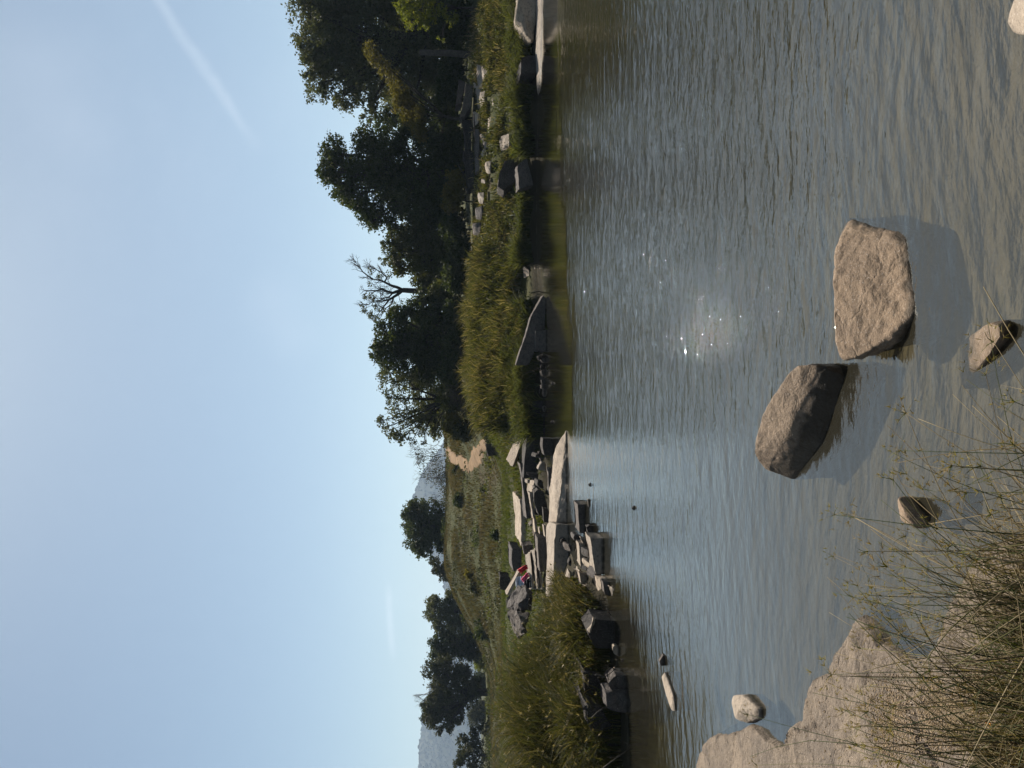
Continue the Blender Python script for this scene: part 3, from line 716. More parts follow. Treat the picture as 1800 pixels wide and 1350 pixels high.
for k in range(64):
    x, y = rng.uniform(938, 1066), rng.uniform(800, 1056)
    if x > 1006 and y < 930 + (x - 1006) * 1.1: continue
    if x < 945 and y > 1000: continue
    if 955 < x < 1002 and y < 922: continue
    d = float(np.interp(x, (935, 960, 1000, 1030, 1060), (26.5, 23.2, 19.3, 15.9, 14.0)))
    w, h_ = rng.uniform(4, 11), rng.uniform(2.5, 7); tl = rng.normal(0, 3)
    zone = ('under the tilted grey slab' if y < 840 else 'along the narrow beam of stone' if x < 955 and y < 930 else 'around the ribbed slabs' if x < 970 and y > 930 else 'in the channel behind the tapering slab' if x < 980 else 'in front of the large pale topped slab' if x < 1015 else 'between the tip slabs and the bank' if y < 1000 else 'at the foot of the pointed rock')
    slab('rock', 'small ' + ('pale', 'grey', 'near black', 'grey')[k % 4] + ' broken piece of granite ' + zone, [(x - h_ + tl, y - w), (x - h_ * rng.uniform(.5, 1.2) - tl, y + w * rng.uniform(.3, 1)), (x + h_, y + w), (x + h_ * rng.uniform(.6, 1.1), y - w * .8), (x - h_ * 1.2, y - w * .2)], d + rng.normal(0, .3), rng.uniform(.2, .6), rng.uniform(-.05, .12), mat=('pale', 'grey', 'dark', 'grey')[k % 4], group='rubble between the slabs', res=.16, seed=100 + k)
slab('slab', 'thin grey slab lying along the channel behind the tapering slab', [(962, 822), (968, 824), (970, 872), (964, 870)], 23.4, .7, .0, mat='grey', group=GS, cat='stone slab', zmin=-.2)
slab('slab', 'thin pale slab lying on the rubble above the dark flat faced slab', [(938, 912), (944, 914), (948, 962), (943, 962)], 23.6, .7, .05, mat='pale', group=GS, cat='stone slab')
GB = 'rocks below the tall bank grass'
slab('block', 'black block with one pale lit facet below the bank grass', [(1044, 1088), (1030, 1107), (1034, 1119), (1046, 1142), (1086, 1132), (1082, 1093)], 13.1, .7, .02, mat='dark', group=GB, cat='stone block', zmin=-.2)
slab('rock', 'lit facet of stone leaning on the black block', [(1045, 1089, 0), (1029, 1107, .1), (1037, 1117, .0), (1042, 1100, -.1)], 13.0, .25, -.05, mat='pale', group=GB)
slab('stone', 'oval pale stone at the waterline of the bay', [(1075, 1138), (1080, 1133), (1089, 1144), (1087, 1156), (1077, 1150)], 12.7, .2, .0, mat='pale', group=GB, cat='stone', zmin=-.15)
slab('stone', 'tiny pale pebble in the bay beside the oval stone', [(1090, 1158), (1095, 1159), (1096, 1166), (1091, 1165)], 12.4, .1, .0, mat='pale', group=GB, cat='stone', zmin=-.15)
slab('stone', 'small pale stone at the waterline beside the pitted rock', [(1078, 1175), (1087, 1179), (1089, 1187), (1080, 1186)], 12.5, .15, .0, mat='pale', group=GB, cat='stone', zmin=-.15)
slab('rock', 'pitted brown rock with pale rims at the bay waterline', [(1067, 1201), (1083, 1186), (1096, 1206), (1096, 1224), (1074, 1220)], 12.1, .5, .02, mat='grey', group=GB, amp=.05, zmin=-.15)
slab('rock', 'smooth brown rock beside the pitted rock', [(1063, 1218), (1076, 1214), (1096, 1232), (1096, 1256), (1066, 1249)], 12.0, .5, .04, mat='grey', group=GB, amp=.04, zmin=-.15)
slab('rock', 'big dark overhanging rock under the bank grass', [(1026, 1240), (1060, 1250), (1079, 1276), (1070, 1305), (1046, 1300), (1028, 1270)], 12.2, 1.2, .05, mat='dark', group=GB, amp=.07)
slab('rock', 'dark sloping rock face under the bank grass, next to the overhanging rock', [(1024, 1180), (1052, 1186), (1062, 1220), (1052, 1250), (1028, 1246)], 12.8, 1.0, .05, mat='dark', group=GB, amp=.07)
slab('rock', 'dark undercut rock at the foot of the bank where the bay ends', [(1060, 1262), (1098, 1256), (1108, 1310), (1112, 1370), (1066, 1370)], 12.3, .9, .05, mat='dark', group=GB, amp=.06, zmin=-.2)

# ------------------------------------------------------------------ rocks of the far bank
GF = 'rocks on the far bank'
pts = [G(954, -70, -.02), G(955, 40, -.02), G(953, 110, -.02), G(949, 145, .0), G(946, 172, .0), P(944, -70, 30.0), P(942, 30, 30.2), P(942, 100, 30.2), P(943.5, 150, 30.5)]
pts += [q + np.array((0, .1, -.4)) for q in pts[:5]] + [q + np.array((0, .3, -.5)) for q in pts[5:9]]
hull_rock('slab', 'long pale slab sloping into the water at the far bank', pts, 'pale', 'stone slab', GF, bevel=.04, res=.14, amp=.02, seed=41)
pts = [P(904, 40, 30.6), P(908, 22, 30.4), P(914, 0, 30.3), P(918, -60, 30.4), P(942, 42, 30.3), P(944, -60, 30.2), P(936, 72, 30.4), P(926, 63, 30.3), P(896, 71, 35.0), P(903, 78, 34.6), P(919, 85, 32.4), P(924, 81, 31.2), P(900, 0, 35), P(905, -60, 35)]
pts += [P(944, -60, 34), P(936, 60, 33.8)]
hull_rock('block', 'big block on the far bank with a pale lit end and black front', pts, 'pale', 'stone block', GF, bevel=.06, res=.15, amp=.04, seed=42)
slab('block', 'black block across the little inlet from the big block', [(915, 101), (928, 94), (944, 99), (945, 127), (927, 129), (914, 131)], 30.3, 1.2, .10, mat='dark', group=GF, cat='stone block')
slab('rock', 'black sharp edged rock set in the bank grass', [(874, 328), (876, 304), (887, 282), (905, 277), (906, 318), (886, 336)], 32.6, 1.2, .0, mat='dark', group=GF)
slab('rock', 'brown rock with a pale ledge below the black sharp edged rock', [(908, 290), (926, 276), (934, 300), (940, 326), (912, 333)], 31.3, .7, .12, mat='grey', group=GF, amp=.05)
slab('rock', 'pale rough rock lying in the bank grass above the water', [(880, 238, .6), (894, 234, 0), (897, 257, 0), (883, 261, .6)], 33.2, .5, .02, mat='pale', group=GF, amp=.05)
slab('slab', 'pale lit slab at the top of the bank under the trees', [(833, 146, 1.5), (847, 154, 0), (845, 186, 0), (838, 187, 1.5)], 37.5, .4, -.1, mat='pale', group=GF, cat='stone slab')
slab('rock', 'rough grey rock beside the pale lit slab on the bank top', [(838, 111, .8), (850, 117, 0), (848, 152, 0), (841, 144, .8)], 36.8, .5, .0, mat='pale', group=GF, amp=.05)
slab('slab', 'pale thin slab in line with the lit slab on the bank top', [(832, 194, 1.0), (842, 199, 0), (842, 213, 0), (833, 221, 1.0)], 37.5, .4, .0, mat='pale', group=GF, cat='stone slab')
slab('slab', 'dark quarried slab behind the bank top, upper of two', [(806, 138), (819, 144), (811, 184), (800, 184)], 41, 1.0, .05, mat='grey', group=GF, cat='stone slab')
slab('slab', 'dark quarried slab behind the bank top, lower of two', [(819, 146), (833, 148), (829, 187), (817, 206), (808, 206)], 40, 1.0, .05, mat='grey', group=GF, cat='stone slab')
slab('slab', 'long dark quarried slab under the trees', [(812, 208), (830, 208), (830, 262), (818, 264)], 40.5, 1.0, .05, mat='dark', group=GF, cat='stone slab')
slab('slab', 'long dark quarried slab under the trees, end nearest the dip', [(814, 266), (832, 264), (834, 330), (822, 332)], 40.2, 1.0, .05, mat='dark', group=GF, cat='stone slab')
slab('slab', 'thin grey ledge along the bank top below the dark quarried slabs', [(834, 226, .4), (842, 226, 0), (843, 300, 0), (836, 302, .4)], 37.8, .6, .0, mat='grey', group=GF, cat='stone slab')
slab('stone', 'narrow pale stone in the grass, end of the line of pale slabs', [(845, 234, .5), (850, 238, 0), (859, 257, 0), (854, 258, .5)], 36.4, .3, .0, mat='pale', group=GF, cat='stone')
slab('stone', 'pale angular stone in the grass near the narrow pale stone', [(845, 273, .4), (848, 262, .3), (854, 257, 0), (851, 274, 0)], 36.2, .3, .0, mat='pale', group=GF, cat='stone')
slab('stone', 'small white stone in the grass above the black sharp edged rock', [(846, 312, .3), (852, 314, 0), (854, 322, 0), (847, 321, .3)], 35.6, .25, .0, mat='pale', group=GF, cat='stone')
slab('stone', 'pale oval stone in the shadow just above the waterline of the far bank', [(921, 466, .4), (930, 474, 0), (931, 485, 0), (924, 488, .4)], 31.6, .4, .0, mat='pale', group=GF, cat='stone')
pts = [G(943, 466, .0), G(945, 482, 0), G(945, 497, 0), G(941, 532, 0), P(940, 470, 31.4), P(935, 485, 31.6), P(934, 500, 31.6), P(939, 525, 31.4)]
pts += [q + np.array((0, .3, -.4)) for q in pts]
hull_rock('stone', 'long pale stone at the waterline of the far bank', pts, 'pale', 'stone', GF, bevel=.03, res=.12, amp=.02, seed=43)
slab('slab', 'dark slab tilted out of the water against the tall bank grass', [(955, 518), (962, 526), (958, 575), (938, 612), (930, 642), (906, 642), (922, 590), (933, 556)], 27.2, .5, .05, mat='grey', group=GF, cat='stone slab')
slab('block', 'dark block at the foot of the tilted slab', [(939, 590), (940, 580), (958, 578), (960, 618), (941, 619)], 26.9, .5, .02, mat='grey', group=GF, cat='stone block', zmin=-.3)
slab('block', 'grey block under the tall grass behind the long dark slab', [(900, 732), (914, 733), (913, 745), (901, 757)], 30.2, .6, .02, mat='grey', group=GF, cat='stone block')
slab('rock', 'dark rock below the sandy path', [(853, 780), (874, 782), (874, 801), (857, 804)], 38, .9, .05, mat='dark', group=GF)
for k, (x, y, w, lab) in enumerate([(952, 640, 7, 'small wet stone past the tilted slab on the far waterline'), (953, 664, 8, 'small pale wet stone beside the driftwood'), (951, 690, 8, 'small wet stone against the end of the long dark slab')]):
    slab('stone', lab, [(x - w * .5, y - w), (x + 3, y - w), (x + 3, y + w), (x - w * .6, y + w * .4)], 28.3, .4, .0, mat='grey', group=GF, cat='stone', zmin=-.2)

for k in range(15):
    y = 628 + k * 9 + rng.uniform(-4, 4); x = float(np.interp(y, (600, 700, 770), (953, 957, 960))) + rng.uniform(-5, 2); w, h_ = rng.uniform(3.5, 8), rng.uniform(2, 5)
    slab('stone', 'small dark stone along the waterline below the tall bank grass', [(x - h_, y - w * .5), (x - h_ * .6, y + w * .6), (x + h_ * .6, y + w), (x + h_ * .7, y - w)], 27.8 + rng.uniform(-.6, .8), .4, .03, mat=('dark', 'grey', 'dark')[k % 3], group='stones along the far waterline', cat='stone', res=.2, seed=200 + k, zmin=-.2)
for k, (x, y, w, h_, d, lab) in enumerate([(848, 170, 12, 4, 36.2, 'flat pale stone in the bank grass below the lit slab'), (852, 128, 9, 4, 35.8, 'rounded pale stone in the bank grass below the rough grey rock'), (862, 214, 10, 5, 35.0, 'long pale stone half sunk in weeds midway down the bank'), (868, 178, 8, 4, 34.6, 'small pale stone midway down the bank between the lit slab and the inlet block'),
        (858, 292, 9, 4, 35.0, 'pale stone just above the black sharp edged rock'), (846, 345, 9, 4, 36.2, 'pale stone at the bank top past the black sharp edged rock'), (900, 205, 9, 5, 32.9, 'grey stone low on the bank in dark weeds'), (842, 372, 10, 5, 37.0, 'grey squarish stone under the dip in the trees'), (838, 400, 11, 6, 37.4, 'larger grey squarish stone under the dip in the trees')]):
    slab('stone', lab, [(x - h_, y - w * .7, .4), (x - h_ * .7, y + w * .8, .4), (x + h_, y + w, 0), (x + h_ * 1.3, y - w, 0)], d, .5, .02, mat='pale' if k < 6 else 'grey', group=GF, cat='stone', seed=230 + k)
# ------------------------------------------------------------------ sandy path on the slope
def ribbon(name, cl, widths, label):
    pts = np.array([T(x, y, 30, 120)[:2] for x, y in cl]); n = 70
    tt = np.linspace(0, len(pts) - 1, n); c = np.stack([np.interp(tt, np.arange(len(pts)), pts[:, k]) for k in (0, 1)], 1)
    for _ in range(4): c[1:-1] = (c[:-2] + c[1:-1] * 2 + c[2:]) / 4
    w = np.interp(tt, np.arange(len(pts)), widths) * (1 + .25 * fbm(np.stack([tt * 2, tt * 0], 1), 44, 3))
    d = np.gradient(c, axis=0); d /= np.linalg.norm(d, axis=1, keepdims=True); nrm = np.stack([-d[:, 1], d[:, 0]], 1)
    m_ = 13; a = np.linspace(-1, 1, m_)
    edge = 1 + .75 * fbm(np.stack([tt * 5, tt * 0 + 9], 1), 47, 4)
    X = c[:, None, 0] + nrm[:, None, 0] * a[None] * (w * edge)[:, None]; Y = c[:, None, 1] + nrm[:, None, 1] * a[None] * (w * edge)[:, None]
    Z = terrain_z(X, Y) + .05 * (1 - a[None] ** 2) + .02 - .12 * (np.abs(a)[None] > .95)
    me = mesh_np(name, np.stack([X, Y, Z], -1).reshape(-1, 3), quads=grid_quads(m_, n), smooth=True)
    tag(link(name, me, M['sand']), label, kind='structure')
ribbon('path', [(770, 790), (779, 791), (790, 798), (802, 806), (815, 813), (828, 822)], [.72, .65, .55, .8, .65, .25], 'bare orange sand path climbing the slope')
ribbon('path', [(824, 826), (832, 812), (840, 800), (848, 784), (853, 764)], [.25, .55, .48, .33, .25], 'bare orange sand path leading behind the tall grass')

# ------------------------------------------------------------------ trees
GR, GL = 'trees behind the far bank', 'trees across the meadow'
tree('broad_tree', 'largest tree, grey green and spreading, at the end of the far bank', [(548, 70, 32), (552, 105, 26), (560, 145, 32), (588, 70, 46), (585, -20, 60), (622, 110, 46), (606, 168, 24), (640, 160, 30), (650, 40, 52), (690, 90, 44), (700, 10, 46), (655, -55, 66), (720, -60, 55), (650, 195, 18), (545, 20, 36), (740, 110, 34), (725, 165, 30), (575, 30, 30), (570, 100, 26), (600, 20, 40), (765, 60, 36), (770, 130, 34), (775, 0, 40), (690, 150, 30)], 46, 'leaf_grey', dens=1700, leaf=.18, gap=.15, clump=.3, trunk_r=.30, group=GR, cat='tree', bark='bark')
tree('slender_tree', 'yellow olive leafed slender tree leaning in front of the largest tree', [(650, 86, 12), (660, 104, 13), (676, 122, 15), (694, 140, 17), (704, 160, 18), (714, 182, 18), (722, 202, 17), (734, 220, 16), (744, 240, 11), (700, 185, 12), (738, 200, 13)], 40.8, 'leaf_olive', dens=2600, leaf=.13, trunk_r=.10, group=GR, base=(14.8, 41.0), clump=.34, gap=.1)
tree('shrub', 'bright lime green shrub overhanging the far bank grass', [(706, 10, 15), (718, 22, 16), (735, 12, 18), (742, 34, 14), (760, 24, 14), (778, 20, 12), (748, -12, 24), (790, 38, 9), (800, 28, 9), (772, 66, 4), (780, 72, 4)], 38.5, 'leaf_lime', dens=1700, leaf=.13, trunk_r=.06, group=GR, cat='shrub', base=(19.8, 39))
tree('round_tree', 'tall dark tree with a knobbly top between the largest tree and the dip', [(587, 268, 26), (578, 300, 22), (600, 322, 26), (618, 345, 24), (646, 246, 22), (650, 290, 40), (650, 365, 26), (688, 258, 38), (700, 330, 44), (690, 386, 20), (735, 296, 44), (738, 362, 34), (655, 388, 14), (760, 250, 30), (768, 310, 36), (768, 365, 32), (620, 300, 22), (720, 225, 26), (780, 210, 26)], 44, 'leaf_dark', dens=1800, leaf=.18, gap=.15, clump=.3, trunk_r=.28, group=GR, cat='tree')
tree('bushy_tree', 'dark bushy tree beside the half bare tree, with a brownish crown edge', [(684, 424, 14), (690, 448, 20), (702, 470, 15), (706, 412, 24), (728, 446, 32), (744, 482, 28), (764, 410, 34), (765, 460, 34), (742, 500, 18), (780, 495, 26), (790, 430, 30), (735, 405, 26), (740, 425, 26)], 45, 'leaf_mid', dens=1800, leaf=.17, gap=.15, clump=.3, trunk_r=.2, group=GR)
tree('dense_tree', 'dense dark tree between the half bare tree and the pale leaved tree', [(676, 588, 22), (662, 616, 16), (700, 556, 20), (706, 584, 26), (690, 632, 32), (730, 602, 36), (732, 546, 24), (766, 566, 32), (764, 630, 38), (735, 652, 30), (742, 522, 14), (790, 560, 22), (775, 528, 20), (790, 600, 30), (790, 650, 26), (700, 610, 24)], 44, 'leaf_dark', dens=1800, leaf=.18, gap=.15, clump=.3, trunk_r=.26, group=GR)
tree('pale_tree', 'paler fine leaved tree leaning out over the sandy path', [(684, 672, 22), (690, 700, 20), (668, 740, 9), (676, 752, 10), (690, 762, 14), (700, 735, 22), (704, 772, 12), (722, 700, 26), (730, 745, 24), (724, 776, 10), (752, 730, 24), (752, 688, 24), (766, 758, 16), (745, 780, 7), (775, 700, 24), (778, 735, 16), (715, 670, 22)], 42.5, 'leaf_grey', dens=1500, leaf=.14, trunk_r=.17, group=GR, gap=.6, clump=.22, base=(-.9, 42.6))
# half bare tree with its limbs as parts
bx, by = P(740, 511, 48)[0], 48.0
o = empty('half_bare_tree', (bx, by, tz(bx, by) - .1)); tag(o, 'half bare tree with open dark branches against the sky', 'tree', GR)
org = np.array(o.location)
V_ = lambda x, y, dz=0: Vector(P(x, y, 48 + dz) - org)
bm = bmesh.new(); fk = V_(708, 510); tube(bm, [Vector((0, 0, -.2)), Vector((.05, 0, 2)), V_(740, 512), V_(722, 511), fk], [.26, .22, .19, .17, .16], 8); bm_obj('trunk', bm, M['bark'], o)
limbs = [[(708, 510), (698, 505), (688, 502), (676, 496), (668, 493), (656, 491)], [(656, 491), (648, 486), (638, 478), (632, 470), (626, 462)], [(708, 510), (696, 513), (690, 515), (680, 512), (672, 508), (662, 511), (645, 511)], [(708, 510), (700, 517), (692, 522), (684, 527), (676, 537), (668, 548)],
         [(690, 515), (684, 522), (676, 524), (668, 528), (658, 528), (648, 535)], [(684, 527), (674, 528), (669, 522), (672, 518)], [(676, 496), (680, 488), (672, 480), (662, 474), (655, 470)], [(692, 522), (688, 535), (678, 542), (672, 552)]]
tips = []
for k, L in enumerate(limbs):
    dz = rng.uniform(-.5, .5)
    r0 = .115 if k in (0, 2, 3) else .06
    p3 = [V_(x, y, dz * i / len(L)) for i, (x, y) in enumerate(L)]
    bm = bmesh.new(); tube(bm, p3, [r0 * (1 - .72 * i / (len(L) - 1)) for i in range(len(L))], 6)
    for i in range(1, len(p3)):
        for _ in range(3 if i > 1 else 1):
            dd = (p3[i] - p3[i - 1]).normalized(); nd = (dd + Vector(rng.normal(0, .6, 3)) + Vector((0, 0, .2))).normalized()
            bare_twigs(bm, p3[i], nd, rng.uniform(.26, .45), .026, 2, .5, .12, 3)
    bm_obj('limb', bm, M['bark'], o); tips += p3[2:]
lob = [(652, 474, 7), (650, 500, 5), (642, 520, 7), (636, 536, 6), (640, 548, 7), (652, 555, 8), (662, 560, 7), (668, 455, 4), (672, 545, 7), (690, 545, 6), (660, 540, 6), (655, 520, 7), (668, 485, 7), (684, 482, 6), (676, 462, 6)]
C, tn = crown_points([(P(x, y, 48 + rng.normal(0, .4)), r * 48 / F_PX) for x, y, r in lob], 2200, .3, .6)
link('leaves', leaf_mesh('leaves', C - org, .13, tn), M['leaf_mid'], o)

# trees across the meadow
TD = 74
tree('round_tree', 'dark round crowned tree alone on the crest of the slope', [(716, 904, 12), (722, 926, 16), (735, 905, 24), (742, 940, 30), (748, 968, 16), (764, 900, 22), (764, 935, 26), (735, 962, 12), (775, 960, 14), (725, 890, 9)], 73, 'leaf_dark', dens=1085, leaf=.24, trunk_r=.25, group=GL)
tree('low_tree', 'low bushy tree at the foot of the hills beside the round crowned tree', [(772, 996, 13), (780, 1014, 11), (760, 985, 8), (786, 1000, 12), (792, 1020, 8), (765, 1003, 8)], 76, 'leaf_far', dens=1225, leaf=.24, trunk_r=.12, group=GL)
tree('round_tree', 'rounded lighter green tree across the meadow, first of the long row of trees', [(762, 1060, 14), (758, 1076, 15), (775, 1070, 22), (790, 1050, 12), (792, 1080, 22), (812, 1062, 14), (806, 1096, 18), (825, 1088, 16), (772, 1098, 14), (836, 1070, 12), (845, 1082, 12), (815, 1045, 9)], 80, 'leaf_grey', dens=1085, leaf=.24, trunk_r=.2, group=GL)
tree('dense_tree', 'tree with a ragged top in the middle of the long row across the meadow', [(764, 1128, 11), (774, 1116, 12), (768, 1146, 16), (790, 1112, 14), (796, 1138, 22), (820, 1118, 18), (822, 1146, 18), (842, 1128, 14), (780, 1160, 14), (840, 1105, 14), (842, 1150, 15)], 81, 'leaf_dark', dens=1120, leaf=.25, trunk_r=.2, group=GL)
tree('spreading_tree', 'wide spreading tree with visible limbs, tallest of the long row across the meadow', [(757, 1176, 16), (770, 1196, 18), (752, 1244, 14), (748, 1260, 10), (762, 1262, 18), (780, 1182, 22), (785, 1214, 26), (782, 1246, 24), (790, 1272, 16), (772, 1284, 9), (808, 1192, 20), (812, 1230, 20), (766, 1225, 18), (800, 1258, 18), (832, 1215, 18), (815, 1180, 16)], 76, 'leaf_far', dens=1050, leaf=.24, trunk_r=.3, group=GL, gap=.3)
tree('low_tree', 'low dark tree with the hazy hill behind, nearest the end of the meadow', [(806, 1344, 9), (815, 1302, 12), (818, 1328, 15), (838, 1308, 16), (840, 1338, 18), (850, 1282, 12), (800, 1362, 12), (830, 1370, 20), (832, 1290, 9)], 72, 'leaf_far', dens=1120, leaf=.22, trunk_r=.14, group=GL)
for k, (lab, L, d, mat, n) in enumerate([
        ('grey leafless thicket on the crest beside the round crowned tree', [(742, 812, 17), (752, 832, 16), (762, 800, 14), (768, 818, 18), (770, 845, 16), (782, 860, 12), (735, 795, 8), (780, 835, 12)], 70, 'leaf_far', 26),
        ('brown dry thicket at the edge of the tall grass under the pale leaved tree', [(806, 700, 9), (812, 712, 10), (818, 728, 8), (800, 694, 6)], 41, 'leaf_olive', 22)]):
    c0 = np.mean([P(x, y, d) for x, y, r in L], 0); o = empty('dry_shrub', (c0[0], d, tz(c0[0], d) - .05)); tag(o, lab, 'shrub'); org = np.array(o.location)
    bm = bmesh.new()
    for _ in range(n):
        x, y, r = L[rng.integers(len(L))]; e = Vector(P(x + rng.normal(0, r * .5), y + rng.normal(0, r * .6), d + rng.normal(0, .6)) - org)
        a = Vector((e.x * .75 + rng.normal(0, .2), rng.normal(0, .2), max(0, e.z * .25) - .1)); pts = bent(a, e, .1, 3, .08)
        tube(bm, pts, [.03, .025, .018, .012], 4)
        for _ in range(4): bare_twigs(bm, pts[-1] if rng.random() < .6 else pts[2], Vector(rng.normal(0, .6, 3) + np.array((0, 0, .5))).normalized(), .35 * d / 45, .012 * d / 45, 2, .6, .1, 3)
    bm_obj('twigs', bm, M['twig'] if k else M['bark_pale'], o)
    C, tn = crown_points([(P(x, y, d + rng.normal(0, .5)), r * d / F_PX) for x, y, r in L], 200 if k else 260, .3, .6)
    link('leaves', leaf_mesh('leaves', C - org, .10 if k else .16, tn), M[mat], o)
bm = bmesh.new(); c0 = P(738, 1218, 76); org = np.array((c0[0], 76.5, tz(c0[0], 76.5)))
for q in range(4): bare_twigs(bm, Vector(P(760, 1216 + q * 6, 76.5) - org), Vector((rng.normal(0, .25), rng.normal(0, .2), 1)).normalized(), .75, .035, 3, .35, .2, 3)
tube(bm, [Vector((0, 0, -.1)), Vector((0, 0, 3)), Vector(P(760, 1222, 76.5) - org)], [.14, .1, .06], 6)
o = empty('bare_tree', org); tag(o, 'thin bare tree whose twigs rise above the spreading tree', 'tree', GL); bm_obj('trunk', bm, M['bark_pale'], o)

# shrubs and undergrowth in the shade under the far bank trees, each its own thing
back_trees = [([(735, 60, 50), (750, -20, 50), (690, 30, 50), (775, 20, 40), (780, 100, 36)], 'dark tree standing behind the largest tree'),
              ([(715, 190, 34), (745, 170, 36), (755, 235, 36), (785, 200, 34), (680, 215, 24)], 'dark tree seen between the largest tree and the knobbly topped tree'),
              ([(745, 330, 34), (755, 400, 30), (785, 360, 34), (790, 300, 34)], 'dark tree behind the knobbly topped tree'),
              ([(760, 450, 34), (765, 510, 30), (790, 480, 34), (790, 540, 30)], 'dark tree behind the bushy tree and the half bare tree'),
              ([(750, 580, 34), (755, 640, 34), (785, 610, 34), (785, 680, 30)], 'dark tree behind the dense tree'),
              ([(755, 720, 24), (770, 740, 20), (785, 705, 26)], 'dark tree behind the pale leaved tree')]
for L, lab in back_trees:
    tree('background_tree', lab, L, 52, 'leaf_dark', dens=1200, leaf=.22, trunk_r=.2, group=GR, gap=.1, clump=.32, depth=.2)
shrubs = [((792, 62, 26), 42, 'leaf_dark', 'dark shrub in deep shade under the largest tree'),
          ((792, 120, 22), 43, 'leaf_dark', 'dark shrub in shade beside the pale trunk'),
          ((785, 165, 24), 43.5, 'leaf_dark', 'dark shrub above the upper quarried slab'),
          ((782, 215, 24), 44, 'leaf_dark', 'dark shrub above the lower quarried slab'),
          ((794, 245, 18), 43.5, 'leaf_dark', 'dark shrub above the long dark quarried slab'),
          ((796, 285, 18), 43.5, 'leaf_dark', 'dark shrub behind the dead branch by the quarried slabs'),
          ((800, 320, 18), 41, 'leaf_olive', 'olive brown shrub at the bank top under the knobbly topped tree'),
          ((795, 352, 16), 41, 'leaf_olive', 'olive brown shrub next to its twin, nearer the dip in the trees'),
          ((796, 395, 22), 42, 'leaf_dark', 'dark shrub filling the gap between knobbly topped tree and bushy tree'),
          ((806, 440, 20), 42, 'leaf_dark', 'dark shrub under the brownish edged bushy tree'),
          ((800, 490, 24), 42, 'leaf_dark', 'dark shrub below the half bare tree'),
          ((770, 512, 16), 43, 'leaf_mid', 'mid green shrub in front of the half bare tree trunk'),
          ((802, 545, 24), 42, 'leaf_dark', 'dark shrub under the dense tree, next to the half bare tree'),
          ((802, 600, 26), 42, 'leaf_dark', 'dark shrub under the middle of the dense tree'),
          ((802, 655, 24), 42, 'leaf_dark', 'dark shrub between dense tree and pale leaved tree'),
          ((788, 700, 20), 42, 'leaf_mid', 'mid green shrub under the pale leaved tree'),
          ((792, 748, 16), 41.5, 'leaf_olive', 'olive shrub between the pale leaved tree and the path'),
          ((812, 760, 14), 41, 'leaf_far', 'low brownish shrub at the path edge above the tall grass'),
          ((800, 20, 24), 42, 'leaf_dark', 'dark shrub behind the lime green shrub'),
          ((806, 882, 8), 60, 'leaf_dark', 'small dark shrub on the open slope, upper one'),
          ((868, 940, 8), 44, 'leaf_dark', 'small dark shrub at the foot of the slope by the meadow'),
          ((802, 826, 6), 60, 'leaf_far', 'small brown shrub at the edge of the sand path'),
          ((848, 862, 5), 48, 'leaf_far', 'low grey green shrub at the bottom of the open slope'),
          ((824, 1010, 7), 62, 'leaf_olive', 'brown shrub on the slope below the low bushy tree'),
          ((834, 1036, 8), 60, 'leaf_far', 'low brown shrub where the slope meets the row of trees'),
          ((845, 1110, 12), 66, 'leaf_dark', 'dark shrub under the ragged topped tree'),
          ((846, 1165, 12), 66, 'leaf_lime', 'bright green shrub in front of the row of trees'),
          ((840, 1205, 15), 68, 'leaf_dark', 'dark shrub under the wide spreading tree'),
          ((838, 1250, 16), 68, 'leaf_far', 'brownish shrub between the spreading tree and the low dark tree')]
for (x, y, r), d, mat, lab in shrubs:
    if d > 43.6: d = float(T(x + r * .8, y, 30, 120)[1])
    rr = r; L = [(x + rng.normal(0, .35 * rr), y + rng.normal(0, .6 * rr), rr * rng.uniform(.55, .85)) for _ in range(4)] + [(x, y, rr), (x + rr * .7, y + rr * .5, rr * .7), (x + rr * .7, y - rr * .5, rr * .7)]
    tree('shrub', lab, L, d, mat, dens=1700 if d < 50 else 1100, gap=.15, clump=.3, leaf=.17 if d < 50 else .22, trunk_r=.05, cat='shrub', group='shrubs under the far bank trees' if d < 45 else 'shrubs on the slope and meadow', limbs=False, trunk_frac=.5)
# pale trunk seen in the shade under the largest tree
bm = bmesh.new(); a, b = P(806, 97, 40.5), P(738, 92, 41.0); a[2] = tz(a[0], a[1]) - .1
tube(bm, [Vector(a), Vector(a).lerp(Vector(b), .5) + Vector((.05, 0, 0)), Vector(b)], [.19, .17, .15], 9)
o = bm_obj('tree_trunk', bm, M['bark_pale']); tag(o, 'straight pale tree trunk standing in the shade under the largest tree', 'tree trunk')

